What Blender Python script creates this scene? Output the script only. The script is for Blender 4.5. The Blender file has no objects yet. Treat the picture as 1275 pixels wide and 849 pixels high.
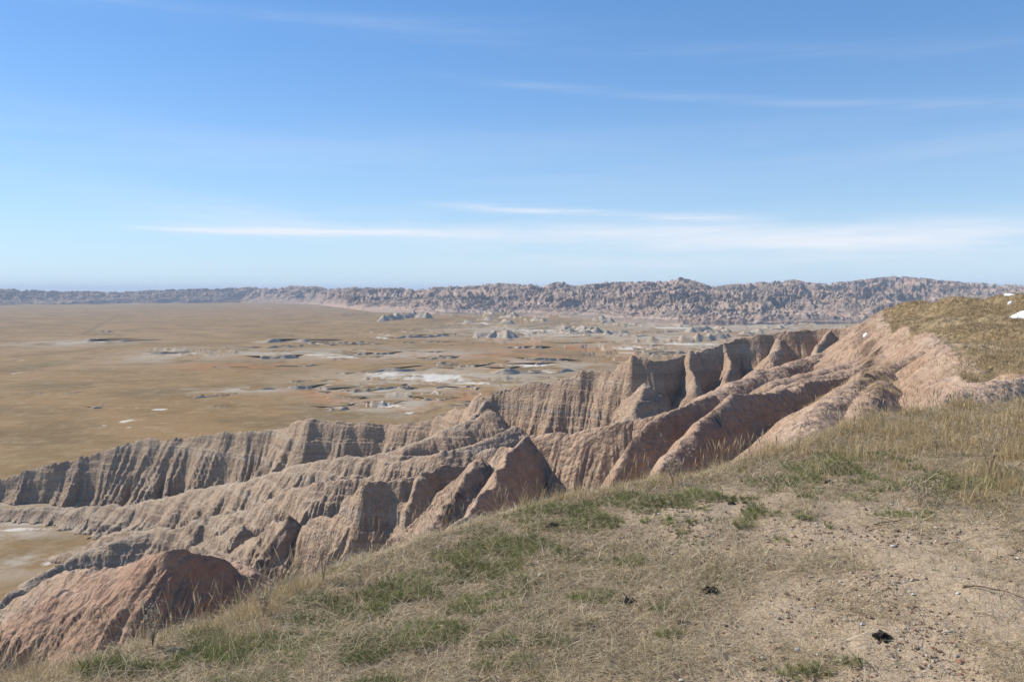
import bpy, math, time
import numpy as np
from math import radians, sin, cos, tan, atan, pi
T0 = time.time()
scene = bpy.context.scene
COL = scene.collection
rng = np.random.default_rng(7)

# ------------------------------------------------------------------ camera, light, sky
F = 1029.0                      # focal length in photo pixels (1275 wide)
PITCH = radians(3.48)
cam_d = bpy.data.cameras.new('camera'); cam = bpy.data.objects.new('camera', cam_d); COL.objects.link(cam)
cam_d.sensor_width = 36.0; cam_d.lens = 36.0 * F / 1275.0
cam_d.clip_start = 0.1; cam_d.clip_end = 60000
cam.location = (0, 0, 0); cam.rotation_euler = (pi / 2 - PITCH, 0, 0)
scene.camera = cam

SUN_AZ, SUN_EL = radians(-67), radians(40)      # azimuth from +Y (view axis) towards +X
sd = bpy.data.lights.new('sun', 'SUN'); sun = bpy.data.objects.new('sun', sd); COL.objects.link(sun)
sd.energy = 5.0; sd.angle = radians(0.53); sd.color = (1.0, 0.93, 0.82)
sun.rotation_euler = (pi / 2 - SUN_EL, 0, -SUN_AZ + pi)
scene.view_settings.view_transform = 'Standard'; scene.view_settings.look = 'None'
scene.view_settings.gamma = 1.0; scene.view_settings.use_curve_mapping = False
scene.view_settings.exposure = 0.30
scene.cycles.max_bounces = 6; scene.cycles.diffuse_bounces = 3; scene.cycles.volume_bounces = 0
scene.cycles.transparent_max_bounces = 8
scene.cycles.use_denoising = True


class NT:
    """small node-graph helper"""
    def __init__(s, tree): s.t = tree; s.t.nodes.clear()
    def n(s, typ, **kw):
        nd = s.t.nodes.new(typ)
        for k, v in kw.items(): setattr(nd, k, v)
        return nd
    def put(s, sock, v):
        if hasattr(v, 'is_linked') or isinstance(v, bpy.types.NodeSocket): s.t.links.new(v, sock)
        elif v is not None:
            if isinstance(v, (tuple, list)) and len(v) == 3 and sock.type == 'RGBA': v = (*v, 1)
            sock.default_value = v
    def math(s, op, a, b=None, c=None, clamp=False):
        nd = s.n('ShaderNodeMath', operation=op, use_clamp=clamp)
        s.put(nd.inputs[0], a)
        if b is not None: s.put(nd.inputs[1], b)
        if c is not None: s.put(nd.inputs[2], c)
        return nd.outputs[0]
    def mix(s, f, a, b, blend='MIX'):
        nd = s.n('ShaderNodeMix', data_type='RGBA', blend_type=blend)
        s.put(nd.inputs[0], f); s.put(nd.inputs[6], a); s.put(nd.inputs[7], b)
        return nd.outputs[2]
    def noise(s, vec, scale, detail=4, rough=0.55, dist=0.0):
        nd = s.n('ShaderNodeTexNoise'); s.put(nd.inputs['Vector'], vec)
        nd.inputs['Scale'].default_value = scale; nd.inputs['Detail'].default_value = detail
        nd.inputs['Roughness'].default_value = rough; nd.inputs['Distortion'].default_value = dist
        return nd.outputs['Fac']
    def step(s, x, a, b):
        nd = s.n('ShaderNodeMapRange', interpolation_type='SMOOTHSTEP'); s.put(nd.inputs[0], x)
        nd.inputs[1].default_value = a; nd.inputs[2].default_value = b
        return nd.outputs[0]
    def xyz(s, x, y, z):
        nd = s.n('ShaderNodeCombineXYZ')
        for i, v in enumerate((x, y, z)): s.put(nd.inputs[i], v)
        return nd.outputs[0]
    def sep(s, v):
        nd = s.n('ShaderNodeSeparateXYZ'); s.put(nd.inputs[0], v); return nd.outputs
    def attr(s, name):
        return s.n('ShaderNodeAttribute', attribute_name=name)
    def scale(s, v, k):
        nd = s.n('ShaderNodeVectorMath', operation='MULTIPLY'); s.put(nd.inputs[0], v); nd.inputs[1].default_value = k
        return nd.outputs[0]


# sky: Nishita plus thin cirrus laid out by compass direction and elevation
world = bpy.data.worlds.new("World"); scene.world = world; world.use_nodes = True
g = NT(world.node_tree)
sky = g.n('ShaderNodeTexSky', sky_type='NISHITA', sun_disc=False)
sky.sun_elevation = SUN_EL; sky.sun_rotation = SUN_AZ; sky.altitude = 900; sky.air_density = 1.0; sky.dust_density = 0.35; sky.ozone_density = 2.0
tc = g.n('ShaderNodeTexCoord').outputs['Generated']
dx, dy, dz = g.sep(tc)
az = g.math('ARCTAN2', dx, dy)
el = g.math('ARCSINE', dz)
warp = g.noise(g.xyz(g.math('MULTIPLY', az, 2.2), g.math('MULTIPLY', el, 9.0), 0.3), 1.0, 4, 0.5)
elw = g.math('ADD', el, g.math('MULTIPLY', g.math('SUBTRACT', warp, 0.5), 0.010))
fine = g.noise(g.xyz(g.math('MULTIPLY', az, 5.0), g.math('MULTIPLY', elw, 120.0), 1.0), 1.0, 6, 0.6)
broad = g.noise(g.xyz(g.math('MULTIPLY', az, 2.4), g.math('MULTIPLY', elw, 26.0), 4.0), 1.0, 5, 0.6)
def cirrus(e0, w, a0, a1, k, tilt=0.0, tex=fine):
    e = g.math('SUBTRACT', elw, g.math('ADD', e0, g.math('MULTIPLY', az, tilt)))
    e = g.math('DIVIDE', e, w)
    band = g.math('EXPONENT', g.math('MULTIPLY', g.math('MULTIPLY', e, e), -1.0))
    m = g.math('MULTIPLY', g.step(az, a0[0], a0[1]), g.math('SUBTRACT', 1.0, g.step(az, a1[0], a1[1])))
    t = g.step(tex, 0.30, 0.72)
    return g.math('MULTIPLY', g.math('MULTIPLY', band, m), g.math('MULTIPLY', t, k))
CL = [cirrus(0.0685, 0.0050, (-0.50, -0.34), (-0.17, 0.04), 0.85, 0.0),
      cirrus(0.0985, 0.0045, (-0.15, 0.02), (0.20, 0.34), 0.75, -0.055),
      cirrus(0.239, 0.0050, (-0.15, 0.05), (0.9, 1.3), 0.15, -0.093),
      cirrus(0.300, 0.010, (-1.2, -0.6), (-0.2, 0.3), 0.16, 0.0, broad),
      cirrus(0.285, 0.010, (-0.4, 0.0), (0.9, 1.3), 0.08, -0.07),
      cirrus(0.045, 0.026, (-0.30, 0.15), (1.3, 1.5), 0.60, 0.0, broad),
      cirrus(0.075, 0.020, (-0.6, -0.2), (1.3, 1.5), 0.55, -0.03, broad),
      cirrus(0.150, 0.04, (-1.5, -1.0), (1.4, 1.5), 0.14, 0.0, broad)]
tot = CL[0]
for c in CL[1:]: tot = g.math('ADD', tot, c)
tot = g.math('MINIMUM', tot, 0.85)
hs_ = g.n('ShaderNodeHueSaturation'); hs_.inputs['Saturation'].default_value = 1.2; g.put(hs_.inputs['Color'], sky.outputs[0])
skyc = g.mix(1.0, hs_.outputs[0], (0.86, 1.12, 1.38), 'MULTIPLY')
skyc = g.mix(0.30, skyc, (1.7, 4.0, 7.7))
lowf = g.math('EXPONENT', g.math('MULTIPLY', g.math('MAXIMUM', el, 0.0), -9.0))
skyc = g.mix(g.math('MULTIPLY', lowf, 0.85), skyc, (6.6, 8.3, 9.6))
col = g.mix(tot, skyc, (8.6, 8.9, 9.6))
bg = g.n('ShaderNodeBackground'); g.put(bg.inputs[0], col); bg.inputs[1].default_value = 0.085
wo = g.n('ShaderNodeOutputWorld'); g.t.links.new(bg.outputs[0], wo.inputs[0])

# ------------------------------------------------------------------ numpy noise
_perm = np.random.default_rng(11).permutation(1024).astype(np.int32)
_perm = np.concatenate([_perm, _perm])
_ga = np.random.default_rng(12).uniform(0, 2 * pi, 1024).astype(np.float32)
_gx, _gy = np.cos(_ga), np.sin(_ga)
def perlin(x, y, seed=0):
    x = np.asarray(x, np.float32) + np.float32(seed * 37.17); y = np.asarray(y, np.float32) + np.float32(seed * 11.93)
    xi = np.floor(x).astype(np.int32); yi = np.floor(y).astype(np.int32)
    xf = x - xi; yf = y - yi
    u = xf * xf * xf * (xf * (xf * 6 - 15) + 10); v = yf * yf * yf * (yf * (yf * 6 - 15) + 10)
    xi &= 1023; yi &= 1023
    x1 = (xi + 1) & 1023; y1 = (yi + 1) & 1023
    px0 = _perm[xi]; px1 = _perm[x1]
    def gr(p, yy, fx, fy):
        h = _perm[p + yy]; return _gx[h] * fx + _gy[h] * fy
    a = gr(px0, yi, xf, yf); b = gr(px1, yi, xf - 1, yf)
    c = gr(px0, y1, xf, yf - 1); d = gr(px1, y1, xf - 1, yf - 1)
    a += u * (b - a); c += u * (d - c)
    return (a + v * (c - a)) * 1.5          # about -1..1
def fbm(x, y, lam, octs, gain=0.5, seed=0):
    o = 0; a = 1.0
    for k in range(octs):
        o = o + a * perlin(x / lam, y / lam, seed + k); lam /= 2.03; a *= gain
    return o
def sstep(x, a, b):
    t = np.clip((x - a) / (b - a), 0, 1); return t * t * (3 - 2 * t)

# ------------------------------------------------------------------ pixel -> world helpers
def ray(px, py):
    u = (px - 637.5) / F; v = (424.5 - py) / F
    return np.array([u, cos(PITCH) + v * sin(PITCH), -sin(PITCH) + v * cos(PITCH)])
def at(px, py, Y):
    d = ray(px, py); return d * (Y / d[1])
def onplane(px, py, z):
    d = ray(px, py); return d * (z / d[2])

FLOOR = -50.0

def zfg(x, y):
    """the grassy shelf the photographer stands on"""
    return -1.65 + 0.055 * x + 0.035 * np.sin(x * 1.3 + 1) * np.cos(y * 0.9) - 0.010 * np.maximum(0, -x) ** 1.5
def hit_fg(px, py):
    d = ray(px, py); lo, hi = 0.5, 60.0
    for _ in range(50):
        m = (lo + hi) / 2; p = d * m
        if p[2] > zfg(p[0], p[1]): lo = m
        else: hi = m
    return d * hi

# ------------------------------------------------------------------ polylines and ridges
def poly_dist(x, y, P, signed=False):
    """nearest distance to polyline P (n,2+): returns d, s (arc length, wraps round the ends), index weight interpolation value t, side"""
    best = np.full(x.shape, 1e12, np.float32); S = np.zeros_like(best); Q = np.zeros_like(best); side = np.zeros_like(best)
    s0 = 0.0
    n = len(P)
    for i in range(n - 1):
        a = P[i]; b = P[i + 1]; ex, ey = b[0] - a[0], b[1] - a[1]; L = math.hypot(ex, ey) + 1e-6
        wx = x - a[0]; wy = y - a[1]
        t = (wx * ex + wy * ey) / (L * L); tc_ = np.clip(t, 0, 1)
        qx = wx - ex * tc_; qy = wy - ey * tc_
        d2 = qx * qx + qy * qy
        m = d2 < best
        best = np.where(m, d2, best)
        cr = (ex * wy - ey * wx) / L
        over = np.zeros_like(x)
        if i == 0 or i == n - 2:
            ov = (t - tc_) * L
            use = (i == 0) * (ov < 0) | (i == n - 2) * (ov > 0)
            ang = np.arctan2(np.abs(ov), np.abs(cr) + 1e-4) * np.sign(ov)
            over = np.where(use, ang * np.minimum(np.sqrt(d2), 6 + L * 0.1) * np.where(cr < 0, 1, 1), 0)
        S = np.where(m, s0 + tc_ * L + over, S)
        Q = np.where(m, i + tc_, Q)
        side = np.where(m, cr, side)
        s0 += L
    return np.sqrt(best), S, Q, side

def ridge(H, x, y, px_pts, sl=1.1, lo=0.75, D=8.0, c=0.3, lam=4.0, A=1.0, dA=None, wob=0.0, seed=0, floor=FLOOR, wx=None, wy=None, bumps=0.0, far=None, B=0.0, lb=10.0):
    P = np.array([at(*p) for p in px_pts])
    # subdivide and let the crest wander a little
    Z = P[:, 2]
    R = (Z.max() - floor) / max(lo, 0.2) * 0.95 + 6
    R = min(R, far) if far else R
    x0, x1 = P[:, 0].min() - R, P[:, 0].max() + R; y0, y1 = P[:, 1].min() - R, P[:, 1].max() + R
    idx = np.nonzero((x > x0) & (x < x1) & (y > y0) & (y < y1))
    if len(idx[0]) == 0: return H
    X = x[idx]; Y = y[idx]
    if wob:
        X = X + wob * perlin(X / (wob * 7), Y / (wob * 7), seed + 90); Y = Y + wob * perlin(X / (wob * 7), Y / (wob * 7), seed + 91)
    d, s, q, side = poly_dist(X, Y, P[:, :2])
    zc = np.interp(q, np.arange(len(P)), Z).astype(np.float32)
    if bumps: zc = zc + bumps * (np.abs(perlin(s / (lam * 1.7), s * 0 + seed, seed)) * 2 - 0.7) + 0.4 * bumps * perlin(s / (lam * 0.4), s * 0, seed + 1)
    de = np.sqrt(d * d + c * c) - c
    drop = lo * de + (sl - lo) * D * (1 - np.exp(-de / D))
    sd_ = np.where(side > 0, 1.0, -1.0) * 50
    u = s / lam + 0.35 * perlin(X / (lam * 2.2), Y / (lam * 2.2), seed + 3)
    dA = dA or lam * 1.3
    rise = np.clip(de / dA, 0, 1) ** 0.8
    def gul(k, amp, p=1.3):
        n = np.abs(perlin(u * k + sd_, de / (lam * 5) * k ** 0.5 + 5, seed + int(k * 7)))
        return amp * (1 - np.minimum(1, n * 2.0)) ** p
    gl = gul(1.0, 0.9) + gul(2.3, 0.6) + gul(5.1, 0.35) + gul(11.0, 0.18)
    if B:
        ub = s / lb + 0.25 * perlin(X / lb, Y / lb, seed + 5)
        ub = ub + 0.45 * perlin(s / lb * 0.6 + sd_, de / (lb * 5) + 3, seed + 8)
        spur = (0.45 * (1 - np.abs((ub % 1.0) - 0.5) * 2) + 0.55 * (0.5 - 0.5 * np.cos(2 * pi * ub))) * (0.65 + 0.7 * np.abs(perlin(s / (lb * 1.7), sd_, seed + 9)))
        drop = drop + B * np.clip(de / lb * 1.4, 0, 1) * spur
    h = zc - drop - A * rise * gl * (1 + 0.4 * np.clip(de / (dA * 3), 0, 1.5))
    H[idx] = np.maximum(H[idx], h)
    return H

# rim of the near shelf, traced on the photo, put on the shelf's surface
RIM_PX = [(0, 856), (60, 848), (120, 832), (200, 806), (300, 774), (370, 742), (450, 702), (540, 668), (620, 642), (700, 622), (780, 606), (860, 594), (930, 574), (1000, 556), (1050, 536), (1100, 520), (1180, 508), (1275, 499)]
RIM = [hit_fg(*p)[:2] for p in RIM_PX]
RIM = [np.array([-9.0, -8.0]), np.array([-4.6, 0.4])] + RIM + [RIM[-1] + np.array([8.0, 2.0]), RIM[-1] + np.array([40.0, 4.0])]
RIM = np.array(RIM)
def rim_out(x, y):
    """signed distance outside the rim (positive = over the edge)"""
    d, s, q, side = poly_dist(x, y, RIM)
    return np.where(side > 0, d, -d), s

HILL_POLY = [(1103, 385, 80), (1099, 399, 74), (1114, 424, 64), (1140, 438, 54), (1176, 436, 42), (1196, 470, 27), (1275, 462, 24), (1600, 452, 24), (1600, 358, 62), (1275, 364, 62), (1200, 369, 68), (1150, 375, 75)]
HILL_IN = [(1182, 414, 50), (1240, 404, 46), (1275, 402, 44), (1200, 395, 56), (1275, 385, 54), (1230, 430, 36), (1275, 440, 30), (1150, 395, 67), (1500, 400, 44), (1140, 410, 66), (1230, 380, 60)]
def hill(H, x, y):
    P = np.array([at(*p) for p in HILL_POLY]); K = np.array([at(*p) for p in HILL_POLY + HILL_IN])
    idx = np.nonzero((x > P[:, 0].min() - 30) & (y > P[:, 1].min() - 30) & (y < P[:, 1].max() + 70))
    X = x[idx]; Y = y[idx]
    num = 0; den = 0
    for k in K:
        w = 1 / ((X - k[0]) ** 2 + (Y - k[1]) ** 2 + 1.5) ** 2.0; num = num + w * k[2]; den = den + w
    top = num / den + 0.16 * fbm(X, Y, 7, 3, seed=30)
    C = np.vstack([P, P[:1]])
    d, s, q, side = poly_dist(X, Y, C[:, :2])
    inside = np.zeros(X.shape, bool)
    for i in range(len(P)):
        a = P[i]; b = P[(i + 1) % len(P)]
        cond = ((a[1] > Y) != (b[1] > Y)) & (X < (b[0] - a[0]) * (Y - a[1]) / (b[1] - a[1] + 1e-9) + a[0])
        inside ^= cond
    dd = np.where(inside, 0, d)
    u = s / 3.0
    gl = (1 - np.minimum(1, np.abs(perlin(u, dd / 9, 71)) * 2)) + 0.5 * (1 - np.minimum(1, np.abs(perlin(u * 2.4, dd / 9, 72)) * 2))
    h = top - (np.sqrt(dd * dd + 1) - 1) * 0.85 - np.clip(dd / 3, 0, 1) * gl * 0.8
    H[idx] = np.maximum(H[idx], h)
    return H, idx, inside, np.where(inside, -d, d)

RIDGES = [
 # back wall, left to right; its far side falls straight to the prairie
 dict(px_pts=[(-120, 612, 192), (0, 594, 196), (60, 577, 196), (115, 562, 196), (150, 552, 196), (185, 543, 195), (240, 541, 191), (290, 536, 186), (345, 533, 182)], sl=1.35, lo=0.6, D=9, c=0.2, lam=4.5, A=1.8, dA=5, B=7, lb=13, wob=0.8, seed=1, bumps=0.5),
 dict(px_pts=[(345, 533, 182), (385, 518, 172), (430, 520, 170), (480, 523, 168), (540, 519, 162), (575, 505, 156), (600, 489, 151)], sl=1.7, lo=0.6, D=9, c=0.5, lam=4, A=1.6, dA=5, B=6, lb=12, wob=0.6, seed=2, bumps=0.4),
 dict(px_pts=[(600, 489, 151), (650, 479, 148), (700, 468, 143), (745, 459, 140), (768, 456, 138)], sl=2.2, lo=0.6, D=10, c=0.15, lam=3, A=1.6, dA=4, B=5, lb=8, wob=0.5, seed=3, bumps=0.5),
 dict(px_pts=[(768, 450, 138), (790, 440, 135), (812, 449, 135), (835, 447, 137), (880, 432, 140), (920, 418, 142), (960, 413, 142), (1010, 408, 141), (1050, 405, 139), (1085, 402, 135), (1110, 398, 130)], sl=1.8, lo=0.6, D=12, c=0.3, lam=4, A=1.8, dA=5, B=10, lb=9, wob=0.6, seed=4, bumps=0.35),
 # towers in front of the wall
 dict(px_pts=[(606, 497, 150), (585, 520, 142), (560, 545, 136)], sl=1.5, lo=0.8, D=6, c=0.8, lam=4, A=1.2, seed=5),
 dict(px_pts=[(802, 476, 131), (797, 492, 128), (786, 512, 124), (778, 530, 120)], sl=1.3, lo=0.9, D=6, c=1.4, lam=3, A=1.5, seed=8, bumps=0.8, wob=0.5),
 dict(px_pts=[(903, 430, 140.5), (907, 450, 136), (909, 475, 131)], sl=1.7, lo=0.9, D=6, c=0.7, lam=3, A=1.6, seed=10, wob=0.9, bumps=1.0),
 dict(px_pts=[(864, 441, 138), (862, 470, 133), (866, 495, 129)], sl=1.8, lo=0.9, D=6, c=0.7, lam=3, A=1.6, seed=9, wob=0.9, bumps=1.2),
 dict(px_pts=[(966, 422, 141), (962, 440, 137), (966, 462, 133)], sl=1.6, lo=0.9, D=5, c=1.1, lam=3, A=1.6, seed=11, wob=0.9, bumps=0.8),
 dict(px_pts=[(1034, 409, 139), (1022, 428, 134), (1012, 445, 130)], sl=1.7, lo=0.9, D=6, c=0.7, lam=3, A=1.5, seed=12, wob=0.8, bumps=0.8),
 # A long rounded ridge from the wall down to the wash
 dict(px_pts=[(609, 509, 140), (562, 532, 137), (504, 552, 135), (454, 566, 137), (400, 571, 140), (371, 573, 143), (330, 593, 150), (287, 600, 156), (250, 605, 162), (202, 620, 168), (152, 630, 174), (84, 633, 180), (34, 632, 184)], sl=0.95, lo=0.72, D=6, c=1.6, lam=3.0, A=1.1, dA=5, B=3.5, lb=8, wob=0.7, seed=20, bumps=0.3),
 dict(px_pts=[(640, 527, 132), (600, 545, 122), (560, 560, 116)], sl=1.0, lo=0.8, D=6, c=1.2, lam=4.5, A=1.2, seed=21),
 # B
 dict(px_pts=[(612, 555, 106), (548, 560, 107), (504, 570, 108), (454, 591, 109), (420, 598, 109), (395, 599, 110), (351, 611, 117), (317, 630, 124), (270, 640, 130), (236, 648, 134), (190, 656, 139), (142, 661, 144), (101, 677, 149), (66, 695, 152)], sl=1.15, lo=0.75, D=6, c=0.9, lam=2.4, A=0.9, dA=3, B=3.5, lb=6, wob=0.7, seed=22, bumps=0.35),
 dict(px_pts=[(210, 654, 138), (165, 664, 137), (125, 676, 135), (90, 690, 133), (58, 708, 129), (20, 735, 122), (-30, 765, 116)], sl=0.8, lo=0.55, D=4, c=1.0, lam=2.6, A=0.8, dA=4, B=2.0, lb=6, wob=0.7, seed=44, bumps=0.3),
 dict(px_pts=[(-80, 634, 180), (20, 630, 180), (84, 629, 178), (150, 627, 172), (200, 622, 168)], sl=0.8, lo=0.5, D=3, c=0.8, lam=2.6, A=0.7, dA=3, B=1.2, lb=5, wob=0.8, seed=45, bumps=0.3),
 # C crest and its leftward tail
 dict(px_pts=[(640, 560, 72), (592, 573, 80), (545, 580, 79), (498, 591, 76), (455, 601, 76), (425, 622, 78), (385, 650, 82), (350, 668, 88), (313, 680, 92), (262, 694, 99), (214, 700, 108), (140, 716, 118), (80, 730, 125)], sl=2.0, lo=0.9, D=7, c=0.25, lam=2.0, A=0.9, dA=2, B=2.6, lb=5, wob=0.5, seed=23, bumps=0.4),
 dict(px_pts=[(523, 588, 76.5), (511, 620, 74.5), (503, 650, 73), (497, 678, 71.5)], sl=1.5, lo=0.95, D=4, c=0.4, lam=2.2, A=0.7, seed=26),
 dict(px_pts=[(360, 640, 84), (330, 655, 90), (300, 672, 96)], sl=1.2, lo=0.8, D=3, c=0.3, lam=2.0, A=1.1, seed=27, bumps=0.7),
 dict(px_pts=[(300, 650, 104), (262, 668, 108), (225, 682, 112)], sl=1.2, lo=0.8, D=3, c=0.3, lam=2.2, A=1.1, seed=28, bumps=0.5),
 # D-top with its noses
 dict(px_pts=[(595, 566, 56), (565, 613, 50), (540, 640, 47), (530, 680, 44)], sl=1.1, lo=0.9, D=3, c=0.25, lam=1.5, A=0.5, seed=30, wob=0.2),
 dict(px_pts=[(845, 507, 42), (825, 512, 43), (793, 520, 44), (757, 526, 44), (710, 536, 45), (656, 539, 46), (637, 556, 43), (609, 606, 38), (582, 635, 35), (548, 664, 33)], sl=1.5, lo=1.0, D=4, c=0.18, lam=1.3, A=0.5, dA=2.2, B=1.0, lb=5, wob=0.25, seed=31, bumps=0.12),
 # F
 dict(px_pts=[(889, 489, 42), (850, 505, 40), (818, 520, 38.5), (788, 542, 37.5), (770, 580, 36.5), (757, 612, 35.5), (745, 650, 34)], sl=1.5, lo=1.0, D=4, c=0.15, lam=1.1, A=0.38, dA=2, wob=0.2, seed=32),
 # E
 dict(px_pts=[(1110, 442, 58), (1060, 467, 50), (1007, 474, 44), (963, 485, 39), (935, 487, 37), (912, 490, 35.5), (879, 519, 31), (850, 546, 28.5), (825, 576, 26.5), (801, 610, 25.5), (785, 650, 24.5)], sl=1.5, lo=1.0, D=4, c=0.35, lam=1.1, A=0.40, dA=2, B=0.7, lb=4, wob=0.22, seed=33, bumps=0.06),
 # G, H ribs falling from the grassy hill
 dict(px_pts=[(1095, 408, 90), (1068, 425, 84), (1030, 437, 79), (990, 448, 74), (946, 462, 67), (912, 475, 61), (880, 492, 56), (850, 506, 52)], sl=1.0, lo=0.9, D=4, c=1.2, lam=2.8, A=0.8, wob=0.4, seed=34, bumps=0.15),
 dict(px_pts=[(1120, 418, 72), (1090, 437, 68), (1040, 455, 62), (1000, 466, 56), (960, 476, 50)], sl=1.0, lo=0.9, D=4, c=1.2, lam=2.6, A=0.7, wob=0.3, seed=35),
 dict(px_pts=[(1140, 442, 62), (1100, 450, 60), (1060, 458, 56), (1015, 468, 52), (980, 478, 47)], sl=1.0, lo=0.9, D=4, c=1.4, lam=2.4, A=0.5, wob=0.3, seed=36),
 # R1
 dict(px_pts=[(1182, 414, 50), (1162, 431, 46), (1132, 446, 42), (1100, 457, 38), (1081, 465, 35), (1054, 482, 30), (1027, 502, 26), (1007, 526, 22.5), (992, 556, 20), (985, 600, 18.5)], sl=1.0, lo=0.85, D=3, c=0.9, lam=1.0, A=0.35, dA=3, wob=0.2, seed=37, bumps=0.05),
 dict(px_pts=[(1100, 470, 32), (1085, 490, 27), (1075, 520, 23)], sl=0.8, lo=0.8, D=3, c=0.4, lam=1.5, A=0.35, seed=38),
 # R2
 dict(px_pts=[(1400, 456, 24), (1275, 468, 20.5), (1240, 474, 19.5), (1216, 481, 18.5), (1189, 491, 17.5), (1165, 505, 17)], sl=0.6, lo=0.5, D=2, c=0.4, lam=1.3, A=0.2, seed=39),
 # N big near ridge, lower left
 dict(px_pts=[(430, 775, 24), (395, 752, 26), (364, 736, 27), (324, 721, 27), (290, 702, 27), (266, 687, 26.6), (233, 682, 26), (202, 684, 25.5), (186, 688, 26)], sl=2.0, lo=1.2, D=6, c=0.14, lam=0.9, A=0.30, dA=1.8, B=0.5, lb=5, wob=0.16, seed=40, bumps=0.10),
 dict(px_pts=[(200, 686, 25.8), (186, 690, 26), (158, 707, 26.5), (128, 724, 27), (100, 731, 27.5), (71, 734, 28), (40, 751, 28), (0, 775, 28), (-80, 810, 28)], sl=0.95, lo=0.7, D=4, c=0.4, lam=0.9, A=0.35, dA=1.8, wob=0.16, seed=43, bumps=0.10),
 dict(px_pts=[(189, 687, 26), (158, 702, 29), (101, 706, 33), (61, 715, 37), (20, 744, 38), (-20, 770, 38)], sl=0.95, lo=0.85, D=3, c=0.3, lam=2.0, A=0.4, seed=41, wob=0.2),
 dict(px_pts=[(310, 708, 29), (285, 694, 36), (262, 690, 48), (240, 700, 60)], sl=0.9, lo=0.85, D=3, c=0.4, lam=2.0, A=0.5, seed=42, wob=0.3),
]

def base_height(x, y):
    H = np.full(x.shape, -400.0, np.float32)
    for r in RIDGES: ridge(H, x, y, **r)
    hill(H, x, y)
    hf, d = shelf(x, y)
    H = np.maximum(H, hf)
    fl = (FLOOR - 0.35 + 0.0 * x).astype(np.float32)
    k = 2.2
    m = np.clip((H - fl) / k, -1, 1)
    H = np.where(H - fl > k, H, np.where(H - fl < -k, fl, fl + k * (m + 1) ** 2 / 4))
    H = np.where(H < FLOOR + 0.12, H - 4 * sstep(FLOOR + 0.12 - H, 0, 0.35), H)
    return H, d
def micro(x, y): return 0.012 * fbm(x, y, 0.35, 4, 0.6, 700) + 0.02 * fbm(x, y, 1.4, 2, 0.5, 710)
def shelf(x, y):
    d, s = rim_out(x, y)
    do = np.maximum(0, d)
    gl = (1 - np.minimum(1, np.abs(perlin(s / 1.6, do / 5, 81)) * 2)) + 0.5 * (1 - np.minimum(1, np.abs(perlin(s / 0.6, do / 4, 82)) * 2))
    hf = zfg(np.clip(x, -6, 14), np.minimum(y, 18)) - (np.sqrt(do * do + 0.3) - 0.55) * 0.95 * (do > 0) - np.clip(do / 2, 0, 1) * gl * 0.3
    return hf.astype(np.float32), d

def fine_noise(x, y, z, r, d_out, hillin=None):
    """weathering detail: lumps, ledges; each octave fades where it would be smaller than a pixel or two"""
    out = np.zeros_like(x)
    steep = sstep(d_out, 0.2, 2.0)
    for lam, amp in ((14, 0.55), (7, 0.45), (3.4, 0.34), (1.7, 0.24), (0.8, 0.15), (0.38, 0.09), (0.18, 0.045)):
        w = sstep(lam / (r * 0.0035), 0.5, 1.6) * sstep(r / lam, 5.0, 22.0)
        if w.max() <= 0: continue
        n = perlin(x / lam, y / lam, int(lam * 10) + 200)
        n2 = 1 - 2 * np.abs(perlin(x / lam + 9, y / lam + 4, int(lam * 10) + 300))
        w = w * (np.where(z > -10, 0.45, 0.8) if lam < 4 else 0.85)
        out += w * amp * (0.55 * n - 0.45 * n2)
    ledge = 0.45 * perlin(z / 1.7, x / 60, 5) + 0.20 * perlin(z / 0.6, y / 60, 6)
    above = sstep(z, FLOOR, FLOOR + 3)
    out += np.where(z < -9, ledge * sstep(-z, 9, 16), 0) 
    return out * steep * above

# ------------------------------------------------------------------ mesh helpers
def make_mesh(name, co, quads, mat, attrs=None, smooth=True, cols=None):
    me = bpy.data.meshes.new(name)
    me.vertices.add(len(co)); me.vertices.foreach_set('co', np.ascontiguousarray(co, np.float32).ravel())
    nq, k = quads.shape
    me.loops.add(nq * k); me.loops.foreach_set('vertex_index', np.ascontiguousarray(quads, np.int32).ravel())
    me.polygons.add(nq); me.polygons.foreach_set('loop_start', np.arange(0, nq * k, k, dtype=np.int32))
    me.polygons.foreach_set('use_smooth', np.full(nq, smooth))
    for nm, a in (attrs or {}).items():
        at_ = me.attributes.new(nm, 'FLOAT', 'POINT'); at_.data.foreach_set('value', np.ascontiguousarray(a, np.float32).ravel())
    if cols is not None:
        at_ = me.attributes.new('tint', 'FLOAT_COLOR', 'POINT')
        c4 = np.ones((len(co), 4), np.float32); c4[:, :3] = cols; at_.data.foreach_set('color', c4.ravel())
    me.materials.append(mat); me.update(calc_edges=True)
    o = bpy.data.objects.new(name, me); COL.objects.link(o)
    return o
def grid_quads(nr, nc, keep=None):
    i = np.arange(nr * nc, dtype=np.int32).reshape(nr, nc)
    q = np.stack([i[:-1, :-1], i[:-1, 1:], i[1:, 1:], i[1:, :-1]], -1)
    if keep is not None: q = q[keep]
    return q.reshape(-1, 4)
def compact(co, quads, attrs):
    used = np.zeros(len(co), bool); used[quads.ravel()] = True
    remap = np.cumsum(used) - 1
    return co[used], remap[quads].astype(np.int32), {k: v.ravel()[used] for k, v in attrs.items()}
def tag(o, label=None, cat=None, group=None, kind=None):
    if label: o['label'] = label
    if cat: o['category'] = cat
    if group: o['group'] = group
    if kind: o['kind'] = kind
    return o

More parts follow.
